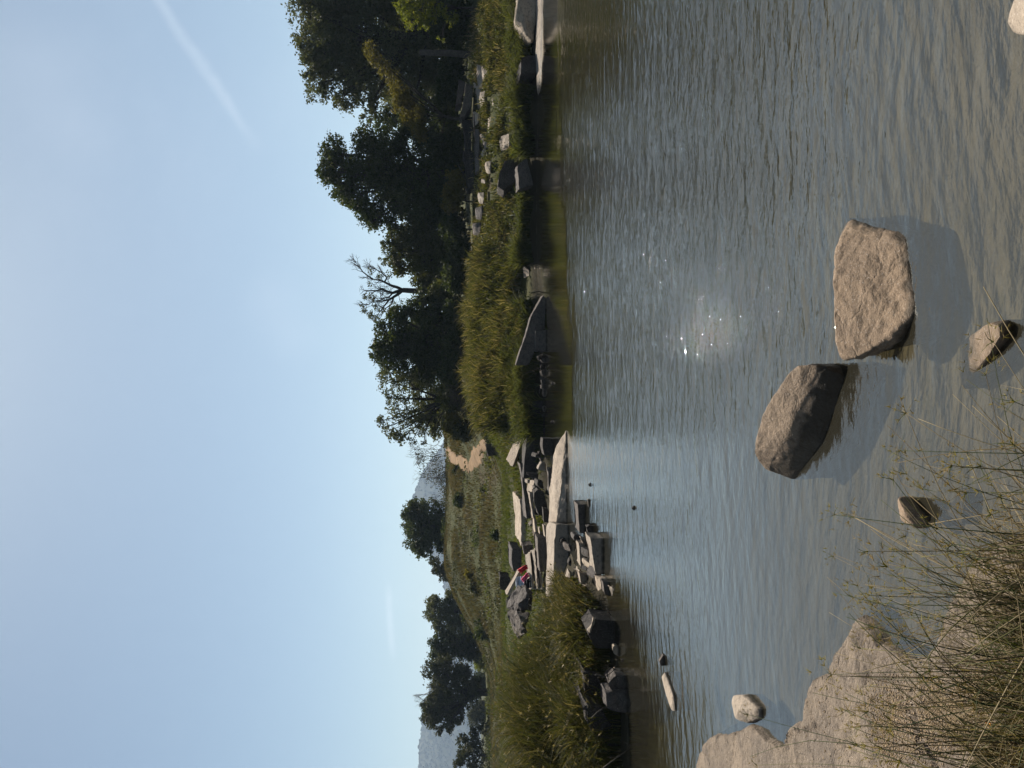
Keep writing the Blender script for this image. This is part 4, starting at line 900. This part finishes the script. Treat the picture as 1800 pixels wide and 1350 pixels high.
# ------------------------------------------------------------------ grasses
def scatter(poly, n, seed=None):
    poly = [np.array(p[:2]) for p in poly]; a = np.array(poly); lo, hi = a.min(0), a.max(0); out = []
    tot = 0
    while tot < n:
        p = rng.uniform(lo, hi, (n * 2, 2)); p = p[inside(p, poly)]; out.append(p); tot += len(p)
    return np.concatenate(out)[:n]
def grass(name, label, poly, n, h, w, mat, leanr=.35, wind=(.1, 0), patch=.5, zmin=.06, curve=2.0, nseg=3, hfun=None, thin=.5):
    p = scatter(poly, n)
    f = fbm(p * patch, 91, 3); keep = rng.random(len(p)) < np.clip(1 - thin + thin * 1.6 * (f + .5), .1, 1)
    p, f = p[keep], f[keep]; Z = terrain_z(p[:, 0], p[:, 1]); ok = (Z > zmin) & clear(p); p, f, Z = p[ok], f[ok], Z[ok]
    H = rng.uniform(h[0], h[1], len(p)) * (1 + .45 * f)
    H = H * (1 + .55 * fbm(p * patch * 3.3, 93, 3))
    if hfun is not None: H = H * hfun(p)
    L = rng.normal(0, leanr, (len(p), 2)) * H[:, None] + np.array(wind) * H[:, None]
    tn = np.clip(rng.random(len(p)) * .75 + .25 * (f + .5) , 0, 1)
    me = blade_mesh(name, np.column_stack([p, Z - .03]), H, L, rng.uniform(w[0], w[1], len(p)), nseg, tn, curve)
    o = link(name, me, M[mat]); tag(o, label, kind='stuff'); return p, H, Z, L
BANK_ROCKS = []
for ob in bpy.data.objects:
    if ob.get('group') == 'rocks on the far bank':
        v = np.array([c[:] for c in ob.bound_box]) + np.array(ob.location); (v[:, 0].max() - v[:, 0].min() < 2.4) and BANK_ROCKS.append((v[:, 0].min() - .1, v[:, 0].max() + .1, v[:, 1].min() - .75, v[:, 1].max()))
def clear(p):
    k = np.ones(len(p), bool)
    for x0, x1, y0, y1 in BANK_ROCKS: k &= ~((p[:, 0] > x0) & (p[:, 0] < x1) & (p[:, 1] > y0) & (p[:, 1] < y1))
    return k
# reeds along the far bank: everything within a few metres of the water
reed_poly = [G(945, -60), G(944, 200), G(941, 400), G(944, 500), G(950, 600), G(955, 700), G(957, 772), (-1.9, 32.0), (-1.5, 34.5), (0, 37.5), (4, 39.5), (20, 41.5)]
rocky = lambda p: sst(p[:, 0], 5.6, 7.6)
hb = lambda p: (1 - .66 * rocky(p)) * (.55 + .6 * sst(sd_far(p), 0, 2.5) )
P_, H_, Z_, L_ = grass('tall_bank_grass', 'tall golden green grass along the far bank', reed_poly, 72000, (.62, 1.2), (.03, .065), 'grass_gold', .24, (-.06, -.05), .8, hfun=hb, thin=.85)
# feathery pale seed heads above the grass
k = rng.random(len(P_)) < .022
tp = np.column_stack([P_[k], Z_[k] + H_[k] * .74]); tp[:, :2] += L_[k] * .9
me = blade_mesh('seed_heads', tp, rng.uniform(.18, .42, len(tp)), rng.normal(0, .12, (len(tp), 2)) + np.array((-.06, 0)), rng.uniform(.02, .04, len(tp)), 3, np.clip(.8 + rng.normal(0, .2, len(tp)), 0, 1), 1.5)
tag(link('seed_heads', me, M['stem_brown']), 'pale seed heads standing above the bank grass', kind='stuff')
# darker fringe hanging to the water
fringe = [G(946, -60), G(945, 200), G(942, 400), G(945, 500), G(951, 600), G(956, 700), G(957, 772), (-1.7, 29.6), (2, 32.2), (5, 32.6), (20, 32.6)]
grass('bank_fringe', 'dark green weeds hanging over the edge of the far bank', fringe, 20000, (.4, .95), (.035, .075), 'leaf_mid', .5, (0, -.4), .9, zmin=.02)
# meadow behind the split slabs
mead = [G(940, 770, .4), (-1.4, 31.5), (-2, 36), (-2.5, 42), (-8, 46), (-16, 46), (-24, 44), (-26, 30), (-16, 22), (-9, 21), (-6, 24.5)]
grass('meadow_grass', 'bright green short grass of the meadow', mead, 52000, (.14, .36), (.02, .045), 'grass_green', .4, (0, 0), .35, thin=.6)
slope = [(-2.5, 42), (-8, 44), (-18, 44), (-30, 42), (-42, 60), (-46, 84), (-20, 84), (-8, 80), (2, 76), (4, 52)]
p = scatter(slope, 120000)
f = fbm(p * .18, 95, 4); f2 = fbm(p * .6, 97, 3)
H = .16 + .55 * np.clip(f + .35 * f2 + .15, 0, 1); keepm = rng.random(len(p)) < np.clip(.35 + 1.2 * (f2 + .3), .12, 1)
pathmask = np.zeros(len(p), bool)
for cl in ([(770, 790), (779, 791), (790, 798), (802, 806), (815, 813), (828, 822)], [(824, 826), (832, 812), (840, 800), (848, 784), (853, 764)]):
    pathmask |= seg_dist(p, [T(x, y, 30, 120)[:2] for x, y in cl]) < .55
keepm &= ~pathmask
p, H, f, f2 = p[keepm], H[keepm], f[keepm], f2[keepm]; Z = terrain_z(p[:, 0], p[:, 1])
me = blade_mesh('slope_grass', np.column_stack([p, Z - .03]), H, rng.normal(0, .35, (len(p), 2)) * H[:, None], rng.uniform(.03, .075, len(p)), 2, np.clip(.42 + .8 * f2 + rng.normal(0, .2, len(p)), 0, 1))
tag(link('slope_grass', me, M['grass_dry']), 'rough dry grass on the open slope', kind='stuff')
far_m = [(-26, 30), (-24, 44), (-30, 42), (-42, 60), (-46, 84), (-70, 84), (-60, 40), (-40, 24), (-20, 18), (-12, 18.5), (-16, 22)]
grass('meadow_grass', 'yellow green grass of the far meadow in front of the row of trees', far_m, 30000, (.2, .55), (.05, .1), 'grass_dry', .4, (0, 0), .15, nseg=2, thin=.7)
def scrub(name, label, poly, n, r, mat, leaf, dens, flat=.6, ok=None):
    c = scatter(poly, n); c = c[clear(c)]
    if ok is not None: c = c[ok(c)]
    c = c[terrain_z(c[:, 0], c[:, 1]) > .12]; z = terrain_z(c[:, 0], c[:, 1]); out, tn = [], []
    for (x, y), zz in zip(c, z):
        rr = rng.uniform(*r); C, t_ = crown_points([((x, y, zz + rr * .15), rr)], dens, .32, .4)
        C[:, 2] = zz + (C[:, 2] - zz) * flat; C[:, 0] = x + (C[:, 0] - x) * 1.5; k_ = C[:, 2] > zz - .05; out.append(C[k_]); tn.append(np.clip(t_[k_] + rng.normal(0, .25), 0, 1))
    tag(link(name, leaf_mesh(name, np.concatenate(out), leaf, np.concatenate(tn)), M[mat]), label, kind='stuff')
scrub('bank_scrub', 'dull olive weeds among the bank grass', reed_poly, 170, (.22, .75), 'leaf_mid', .10, 900, .8)
scrub('bank_scrub', 'dry brown weeds among the bank grass', reed_poly, 90, (.2, .55), 'grass_dry', .09, 900, .8)
scrub('spit_scrub', 'leafy olive weeds tangled in the tall grass of the spit', [G(1040, 1060), G(1078, 1130), G(1092, 1190), G(1104, 1260), G(1108, 1350), (-8.6, 12.2), (-10.5, 14.5), (-8.0, 17.0), (-5.2, 16.4)], 110, (.25, .62), 'grass_tall', .055, 1500, 1.15)
scrub('spit_scrub', 'dark leafy weeds at the foot of the tall grass of the spit', [G(1044, 1056), G(1078, 1130), G(1092, 1190), G(1104, 1260), G(1109, 1350), (-7.5, 12.6), (-6.4, 14.2), (-5.0, 16.0)], 70, (.25, .55), 'leaf_mid', .055, 1500, 1.1)
scrub('slope_scrub', 'dark low scrub scattered over the slope', slope, 120, (.25, .9), 'leaf_far', .17, 420, .55)
scrub('slope_scrub', 'green low scrub scattered over the slope', slope, 90, (.25, .9), 'grass_green', .17, 380, .5)
scrub('meadow_scrub', 'low scrub below the row of trees', [(-34, 62), (-64, 62), (-60, 74), (-32, 74)], 60, (.4, 1.2), 'leaf_far', .22, 260, .6)
# tall sedge and grass mass on the near end of the spit
spit = [G(985, 1040, .4), G(1008, 1014, .2), G(1040, 1030, .05), G(1058, 1052), G(1068, 1075), G(1078, 1120), G(1090, 1180), G(1102, 1250), G(1110, 1360), (-8.6, 11.8), (-11.5, 13), (-11.5, 17.6), (-7.0, 18.3), (-5.4, 17.6), (-4.6, 16.6)]
hs_ = lambda p: .62 + .75 * sst(sd_far(p), .2, 3.2) * (1 - .35 * sst(-p[:, 0] , 7.2, 9))
P2, H2, Z2, L2 = grass('tall_spit_grass', 'thick tangled tall grass covering the near end of the spit', spit, 50000, (.75, 1.5), (.014, .030), 'grass_tall', .34, (.02, -.08), .7, nseg=4, hfun=hs_, thin=.6)
k = rng.random(len(P2)) < .05
tp = np.column_stack([P2[k], Z2[k] + H2[k] * .66]); tp[:, :2] += L2[k] * .8; tp = np.repeat(tp, 4, 0)
me = blade_mesh('seed_heads', tp, rng.uniform(.03, .10, len(tp)), rng.normal(0, .05, (len(tp), 2)), rng.uniform(.014, .028, len(tp)), 2, np.clip(.7 + rng.normal(0, .25, len(tp)), 0, 1), 1.3)
tag(link('seed_heads', me, M['stem_brown']), 'brown seed heads in the tall grass of the spit', kind='stuff')

# ------------------------------------------------------------------ driftwood and dead branches
def branch(label, pix, d, r, mat='twig', twigs=2):
    pts = [Vector(P(x, y, d)) for x, y in pix]; org = Vector(np.mean([p[:] for p in pts], 0)); bm = bmesh.new()
    pts = [p - org for p in pts]; tube(bm, pts, [r * (1 - .6 * i / (len(pts) - 1)) for i in range(len(pts))], 6)
    for p in pts[1:]:
        for _ in range(twigs): bare_twigs(bm, p, Vector(rng.normal(0, .6, 3) + np.array((0, 0, .35))).normalized(), r * 9, r * .35, 1, .6, .1, 3)
    o = bm_obj('branch', bm, M[mat], None, org); tag(o, label, 'dead branch')
branch('forked pale driftwood at the far waterline by the tilted slab', [(958, 655), (950, 648), (953, 640), (961, 639)], 27.6, .04)
branch('thin pale dead branch fallen among the quarried slabs', [(811, 206), (816, 232), (822, 258), (829, 300)], 39.5, .04)
branch('pale stick lying along the line of pale slabs', [(833, 200), (834, 225), (835, 250), (835, 277)], 37.0, .035)
branch('short pale stick leaning by the olive brown shrubs', [(806, 290), (815, 306), (825, 328)], 39.5, .03)
branch('pale branch propped at the lower end of the olive brown shrubs', [(818, 330), (821, 340), (823, 352)], 38.5, .03)
branch('bare twiggy branch dipping to the bay by the black block', [(1066, 1070), (1074, 1082), (1068, 1076), (1080, 1110)], 13.0, .012)
branch('bare twiggy branch over the pitted rock', [(1046, 1186), (1062, 1190), (1072, 1184), (1082, 1176)], 12.2, .012)
branch('bare twig arching over the overhanging rock', [(1040, 1262), (1052, 1250), (1062, 1244), (1084, 1236)], 11.6, .010)
branch('dead stalk leaning over the foot of the bank', [(1060, 1350), (1084, 1332), (1106, 1316)], 11.4, .010)

# ------------------------------------------------------------------ washing left on the slabs
def cloth(label, quad, d, mat, cat='cloth', thick=.012):
    a, b, c_, e = [P(x, y, d + dd) for x, y, dd in quad]; n = 14
    U, W = np.meshgrid(np.linspace(0, 1, n), np.linspace(0, 1, n))
    p = a * ((1 - U) * (1 - W))[..., None] + b * (U * (1 - W))[..., None] + c_ * (U * W)[..., None] + e * ((1 - U) * W)[..., None]
    L = np.linalg.norm(b - a)
    f = fbm(np.stack([U * 4, W * 1.5], -1) + sum(map(ord, label)) % 50, 71, 3)
    p = p + np.array((0, -1, .5)) * (f * .10 * min(1.5, L) + .05 * np.sin(U * 14 + 3 * f))[..., None]
    org = p.reshape(-1, 3).mean(0)
    me = mesh_np('cloth', (p - org).reshape(-1, 3), quads=grid_quads(n, n), smooth=True)
    o = link('cloth', me, M[mat], None, org); md = o.modifiers.new('thickness', 'SOLIDIFY'); md.thickness = thick
    tag(o, label, cat, 'washing on the slabs')
cloth('red cloth draped over the slab beside the tall block', [(925, 992, 0), (929, 998, 0), (917, 1008, .3), (911, 1001, .3)], 23.0, 'cloth_red')
cloth('bright pink cloth on the ribbed slab', [(927, 1006, 0), (931, 1012, 0), (922, 1024, .2), (917, 1018, .2)], 22.6, 'cloth_pink')
cloth('crumpled pale blue cloth beside the pink cloth', [(908, 1014, .3), (921, 1013, 0), (923, 1036, 0), (909, 1040, .3)], 22.9, 'cloth_blue')
cloth('black cloth lying below the pink cloth', [(921, 1022, .2), (933, 1014, 0), (935, 1032, 0), (922, 1036, .2)], 22.4, 'cloth_black')

# ------------------------------------------------------------------ granite shelf at the photographer's feet
shelf_px = [(1216, 1375), (1225, 1350), (1236, 1318), (1250, 1296), (1262, 1290), (1278, 1294), (1300, 1286), (1320, 1274), (1335, 1279), (1350, 1296), (1372, 1312), (1382, 1308), (1388, 1292), (1402, 1270), (1416, 1268), (1421, 1258), (1424, 1236), (1430, 1210), (1438, 1190), (1460, 1187), (1467, 1165), (1474, 1146), (1486, 1132), (1500, 1112), (1506, 1090), (1516, 1080), (1530, 1092), (1540, 1106), (1552, 1128), (1575, 1144), (1610, 1158), (1636, 1152), (1658, 1122), (1668, 1084), (1684, 1050), (1704, 1016), (1716, 984), (1742, 962), (1790, 944), (1860, 930), (2050, 900), (2400, 850)]
shelf_poly = [G(x, y, .02)[:2] for x, y in shelf_px] + [np.array((.25, 1.2)), np.array((-1.4, .9)), np.array((-4.5, 3.2)), np.array((-6.5, 6.5)), np.array((-6.2, 9.2))]
rs_ = np.random.default_rng(11)
sh_seed = np.column_stack([rs_.uniform(-6.6, .5, 90), rs_.uniform(.8, 9.4, 90)])
sh_off = rs_.uniform(-.018, .026, 90); sh_tilt = rs_.normal(0, .03, (90, 2))
def shelf_height(X, Y):
    p = np.stack([X, Y], -1); d = seg_dist(p, shelf_poly + [shelf_poly[0]]); s = np.where(inside(p, shelf_poly), d, -d)
    s = s + .022 * fbm(p * 7, 51, 4)
    # the ledge is split into plates by joints; each plate lies a little higher, lower or tilted
    pw = p + .10 * np.stack([fbm(p * 2.2, 52, 3), fbm(p * 2.2 + 9, 54, 3)], -1)
    d1 = np.full(s.shape, 1e9); d2 = d1.copy(); h = np.zeros(s.shape)
    for k in range(90):
        v = (pw - sh_seed[k]) * np.array((1.0, .62)); dk = np.sqrt((v ** 2).sum(-1))
        near = dk < d1
        d2 = np.where(near, d1, np.minimum(d2, dk)); d1 = np.where(near, dk, d1)
        h = np.where(near, sh_off[k] + ((p - sh_seed[k]) * sh_tilt[k]).sum(-1), h)
    up = .030 + .035 * (1 - np.exp(-np.maximum(s, 0) / .012)) + .05 * sst(s, .15, .9) + .08 * sst(s, .9, 2.4)
    joint = -.022 * (1 - sst(d2 - d1, .004, .020))
    z = np.where(s > 0, np.maximum(up + (h + joint) * sst(s, .0, .05), .026), .012 + np.maximum(s * 2.2, -.6))
    return z + .008 * fbm(p * 5, 55, 4, .55) + .004 * fbm(p * 22, 58, 2), s
ax = np.arange(-6.6, .5, .024); ay = np.arange(.8, 9.4, .026); SX, SY = np.meshgrid(ax, ay)
SZ, SS = shelf_height(SX, SY)
q = grid_quads(len(ax), len(ay)); keepq = (SS.reshape(-1)[q] > -.30).all(1); q = q[keepq]
us, inv = np.unique(q.ravel(), return_inverse=True)
me = mesh_np('rock_shelf', np.stack([SX, SY, SZ], -1).reshape(-1, 3)[us], quads=inv.reshape(-1, 4), smooth=True)
me.set_sharp_from_angle(angle=R(38))
tag(link('rock_shelf', me, M['shelf']), 'pale granite shelf sloping into the water under the sedge', 'rock shelf')
# coarse sand lying on the shelf
sand_poly = [G(x, y, .12)[:2] for x, y in [(1500, 1215), (1512, 1180), (1540, 1165), (1590, 1165), (1640, 1172), (1700, 1150), (1760, 1200), (1700, 1340), (1560, 1360), (1520, 1330), (1500, 1270), (1494, 1235)]]
p = scatter(sand_poly, 15000); f = fbm(p * 3.0, 61, 3); ds = seg_dist(p, sand_poly + [sand_poly[0]])
pg = scatter(shelf_poly, 9000); pg = pg[(seg_dist(pg, shelf_poly + [shelf_poly[0]]) > .05) & (rng.random(len(pg)) < np.clip(.25 + 1.3 * fbm(pg * 2.0, 66, 3), .03, 1))]
p = p[(rng.random(len(p)) < np.clip(.45 + 1.3 * f, .04, 1)) & (rng.random(len(p)) < sst(ds, -.02, .16))]
p = np.concatenate([p, pg])
z, _ = shelf_height(p[:, 0], p[:, 1])
tv = np.array([(1, 0, -.4), (-.5, .87, -.4), (-.5, -.87, -.4), (.1, 0, .8)]); tf = np.array([(0, 2, 1), (0, 1, 3), (1, 2, 3), (2, 0, 3)])
r_ = np.abs(rng.normal(.0035, .002, len(p))) + .0018; ang = rng.uniform(0, 6.28, len(p))
rot = np.stack([np.stack([np.cos(ang), -np.sin(ang), ang * 0], 1), np.stack([np.sin(ang), np.cos(ang), ang * 0], 1), np.stack([ang * 0, ang * 0, ang * 0 + .75], 1)], 1)
V = np.einsum('nij,kj->nki', rot, tv) * r_[:, None, None] + np.column_stack([p, z + r_ * .3])[:, None]
t = NT('sand_grain'); a = t.attr('tint')
M['grain'] = t.done(t.bsdf(t.mix(t.ramp(a, .0, .7), (.18, .125, .072), t.mix(t.ramp(a, .7, 1.0), (.28, .21, .13), (.07, .052, .034))), .9, None, .2))
me = mesh_np('coarse_sand', V.reshape(-1, 3), tris=(tf[None] + (np.arange(len(p)) * 4)[:, None, None]).reshape(-1, 3), tint=np.repeat(rng.random(len(p)), 4))
tag(link('coarse_sand', me, M['grain']), 'coarse orange sand and grit lying on the granite shelf', kind='stuff')
cc = G(1692, 1274, .22); n = 7; U, W = np.meshgrid(np.linspace(-1, 1, n), np.linspace(-1, 1, n))
lv = np.stack([U * .022, W * .010 * (1.05 - U ** 2), .004 * np.sin(U * 4) + .006 * W ** 2], -1)
me = mesh_np('fallen_leaf', lv.reshape(-1, 3), quads=grid_quads(n, n), smooth=True); o = link('fallen_leaf', me, M['orange_leaf'], None, (cc[0], cc[1], shelf_height(np.array([cc[0]]), np.array([cc[1]]))[0][0] + .03)); o.rotation_euler = (.5, .3, 1.0)
o.modifiers.new('thickness', 'SOLIDIFY').thickness = .0008
tag(o, 'small orange fallen leaf caught in the sedge', 'leaf')

# ------------------------------------------------------------------ sedge in the foreground
def ground_near(x, y):
    zs, s = shelf_height(np.array([x]), np.array([y])); return float(max(zs[0] if s[0] > -.2 else -1, tz(x, y)))
def stem_mesh(pts, r, tint):
    bm = bmesh.new(); n = len(pts); tube(bm, pts, [r * (1 - .55 * i / (n - 1)) for i in range(n)], 4)
    me = bpy.data.meshes.new('stem')
    for f in bm.faces: f.smooth = True
    bm.to_mesh(me); bm.free()
    at = me.attributes.new('tint', 'FLOAT', 'POINT'); at.data.foreach_set('value', np.full(len(me.vertices), tint, dtype=np.float32)); return me
def umbel_mesh(size, rays, tint0):
    """cyperus flower head: leafy bracts, thin rays, each ending in a spray of spikelets"""
    B, H, L, W, Tn = [], [], [], [], []
    for k in range(rays):
        a = 2 * math.pi * k / rays + rng.normal(0, .25); ln = size * rng.uniform(.35, 1.0); el = rng.uniform(.15, 1.25)
        d = np.array((math.cos(a) * math.cos(el), math.sin(a) * math.cos(el), math.sin(el)))
        B.append((0, 0, 0)); H.append(d[2] * ln); L.append(d[:2] * ln); W.append(.0024); Tn.append(.5)
        e = d * ln * np.array((1, 1, .74))
        for _ in range(6):
            d2 = d + rng.normal(0, .6, 3); d2 /= np.linalg.norm(d2); l2 = size * rng.uniform(.18, .40)
            B.append(e - d2 * .002); H.append(d2[2] * l2); L.append(d2[:2] * l2); W.append(.0032); Tn.append(np.clip(tint0 + rng.normal(0, .25), 0, 1))
    return blade_mesh('flower_head', np.array(B), np.array(H), np.array(L), np.array(W), 2, np.array(Tn), 1.0)
def bract_mesh(size):
    n = 4; a = rng.uniform(0, 6.28, n); el = rng.uniform(.0, .9, n); ln = size * rng.uniform(.9, 2.0, n)
    return blade_mesh('bract', np.zeros((n, 3)), np.sin(el) * ln, np.stack([np.cos(a), np.sin(a)], 1) * (np.cos(el) * ln)[:, None], np.full(n, .005), 3, rng.uniform(.1, .8, n), 1.6)
heads = [umbel_mesh(rng.uniform(.07, .13), int(rng.integers(7, 12)), rng.uniform(.2, .8)) for _ in range(9)]
for h_ in heads: h_.materials.append(M['spikelet'])
bracts = [bract_mesh(.06) for _ in range(6)]
for h_ in bracts: h_.materials.append(M['stem_green'])
def arc(root, tip, n=6, bow=.12):
    root, tip = Vector(root), Vector(tip); hz = Vector((tip.x - root.x, tip.y - root.y, 0)); out = []
    side = Vector((-hz.y, hz.x, 0)) * rng.normal(0, .06)
    for i in range(n + 1):
        q = i / n; k_ = q ** 1.35
        out.append(Vector((root.x + hz.x * k_, root.y + hz.y * k_, root.z + (tip.z - root.z) * (q + bow * math.sin(q * math.pi)))) + side * math.sin(q * math.pi))
    return out
clumps = []
clump_def = [((-.55, 2.50), 'sedge tuft whose long stems reach farthest over the water toward the boulders'),
             ((-.86, 2.82), 'sedge tuft with bent brown stems at the tip of the granite shelf'),
             ((-1.12, 2.86), 'sedge tuft in the middle of the shelf with crossing dark stems'),
             ((-1.42, 2.98), 'sedge tuft rooted by the coarse sand on the shelf'),
             ((-1.72, 3.10), 'sedge tuft farthest along the shelf with a few thin stems'),
             ((-.34, 2.36), 'sedge tuft nearest the half sunk flat stone')]
for (x, y), lab in clump_def:
    z0 = ground_near(x, y); o = empty('sedge_tuft', (x, y, z0)); tag(o, lab, 'sedge', 'sedge tufts on the granite shelf'); clumps.append((o, np.array((x, y, z0))))
def add_stem(ci, root, tip, r, tint, head=True, bend=None, mat='stem_green'):
    o, org = clumps[ci]
    pts = [p - Vector(org) for p in arc(root, tip)]
    if bend is not None: pts = pts + [Vector(b) - Vector(org) for b in bend]
    me = stem_mesh(pts, r, tint); s = link('stem', me, M[mat], o)
    if head:
        h = link('flower_head', heads[rng.integers(len(heads))], None, s, pts[-1])
        d = (pts[-1] - pts[-2]).normalized(); h.rotation_euler = d.to_track_quat('Z', 'Y').to_euler(); h.scale = [rng.uniform(.75, 1.25)] * 3
        b = link('bract', bracts[rng.integers(len(bracts))], None, s, pts[-1]); b.rotation_euler = (rng.normal(0, .3), rng.normal(0, .3), rng.uniform(0, 6))
# stems one can follow in the photograph: tip pixel, height of the tip, tuft
explicit = [((1583, 792), .62, 5, 1, .15), ((1692, 822), .55, 5, 1, .3), ((1782, 782), .52, 5, 1, .5), ((1467, 905), .70, 0, 1, .1), ((1550, 786), .75, 0, 0, .6), ((1660, 880), .55, 0, 1, .6), ((1700, 866), .50, 5, 1, .7),
            ((1600, 975), .62, 1, 1, .7), ((1648, 930), .5, 0, 1, .6), ((1487, 1084), .72, 2, 0, .1), ((1492, 1078), .68, 2, 0, .05), ((1466, 1042), .75, 2, 0, .2), ((1462, 1186), .62, 3, 1, .15), ((1315, 1256), .70, 4, 1, .05),
            ((1318, 1330), .62, 4, 0, .3), ((1330, 1345), .58, 4, 1, .7), ((1500, 1050), .6, 1, 1, .9), ((1545, 1060), .55, 1, 1, .5), ((1430, 1218), .6, 3, 0, .2), ((1742, 905), .45, 5, 1, .7), ((1760, 870), .42, 5, 1, .6), ((1630, 1010), .52, 1, 1, .6), ((1560, 1010), .6, 1, 0, .1)]
for (x, y), zt, ci, hd, tn_ in explicit:
    tip = G(x, y, zt); rt = clumps[ci][1] + np.array((rng.normal(0, .10), rng.normal(0, .10), -.03))
    add_stem(ci, rt, tip, rng.uniform(.0026, .0038), tn_, bool(hd))
# the rest of each tuft
counts = [28, 42, 46, 38, 18, 18]
for ci, n in enumerate(counts):
    org = clumps[ci][1]
    for _ in range(n):
        a = rng.normal(R(78), R(48)); reach = abs(rng.normal(.48, .30)); hgt = rng.uniform(.30, .78) * (1 - .35 * reach)
        rt = org + np.array((rng.normal(0, .14), rng.normal(0, .13), 0)); rt[2] = ground_near(rt[0], rt[1]) - .02
        tip = rt + np.array((math.cos(a) * reach, math.sin(a) * reach, hgt))
        br = rng.random() < .66
        add_stem(ci, rt, tip, rng.uniform(.0020, .0040), rng.random(), rng.random() < .24, None, 'stem_brown' if br else 'stem_green')
# matted leaves at the feet of the tufts
for ci, (o, org) in enumerate(clumps):
    n = [300, 520, 600, 480, 150, 170][ci]
    rt = np.column_stack([rng.normal(0, .20, n), rng.normal(-.02, .17, n), np.zeros(n)])
    rt[:, 2] = [ground_near(*(org[:2] + q[:2])) - org[2] - .01 for q in rt]
    a = rng.normal(R(80), R(70), n); reach = np.abs(rng.normal(.22, .16, n)); H = np.abs(rng.normal(.20, .13, n)) + .03
    me = blade_mesh('matted_leaves', rt, H, np.stack([np.cos(a), np.sin(a)], 1) * reach[:, None], rng.uniform(.003, .008, n), 4, rng.random(n), 1.7)
    tag(link('matted_leaves', me, M['stem_brown'] if ci != 2 else M['stem_green'], o), kind='stuff')

# ------------------------------------------------------------------ haze
hz = bmesh.new(); bmesh.ops.create_cube(hz, size=1.0)
me = bpy.data.meshes.new('haze'); hz.to_mesh(me); hz.free()
o = bpy.data.objects.new('haze', me); col.objects.link(o)
o.scale = (8000, 9000, 262); o.location = (0, 2700, 131 - 3.0)
t = NT('haze_air'); pv = t.n('ShaderNodeVolumePrincipled'); pv.inputs['Color'].default_value = (.60, .78, 1.0, 1)
pv.inputs['Density'].default_value = HAZE = .00021; pv.inputs['Anisotropy'].default_value = .3
t.t.links.new(pv.outputs[0], t.out.inputs['Volume']); me.materials.append(t.m)
tag(o, 'thin blue haze in the valley air', kind='stuff')
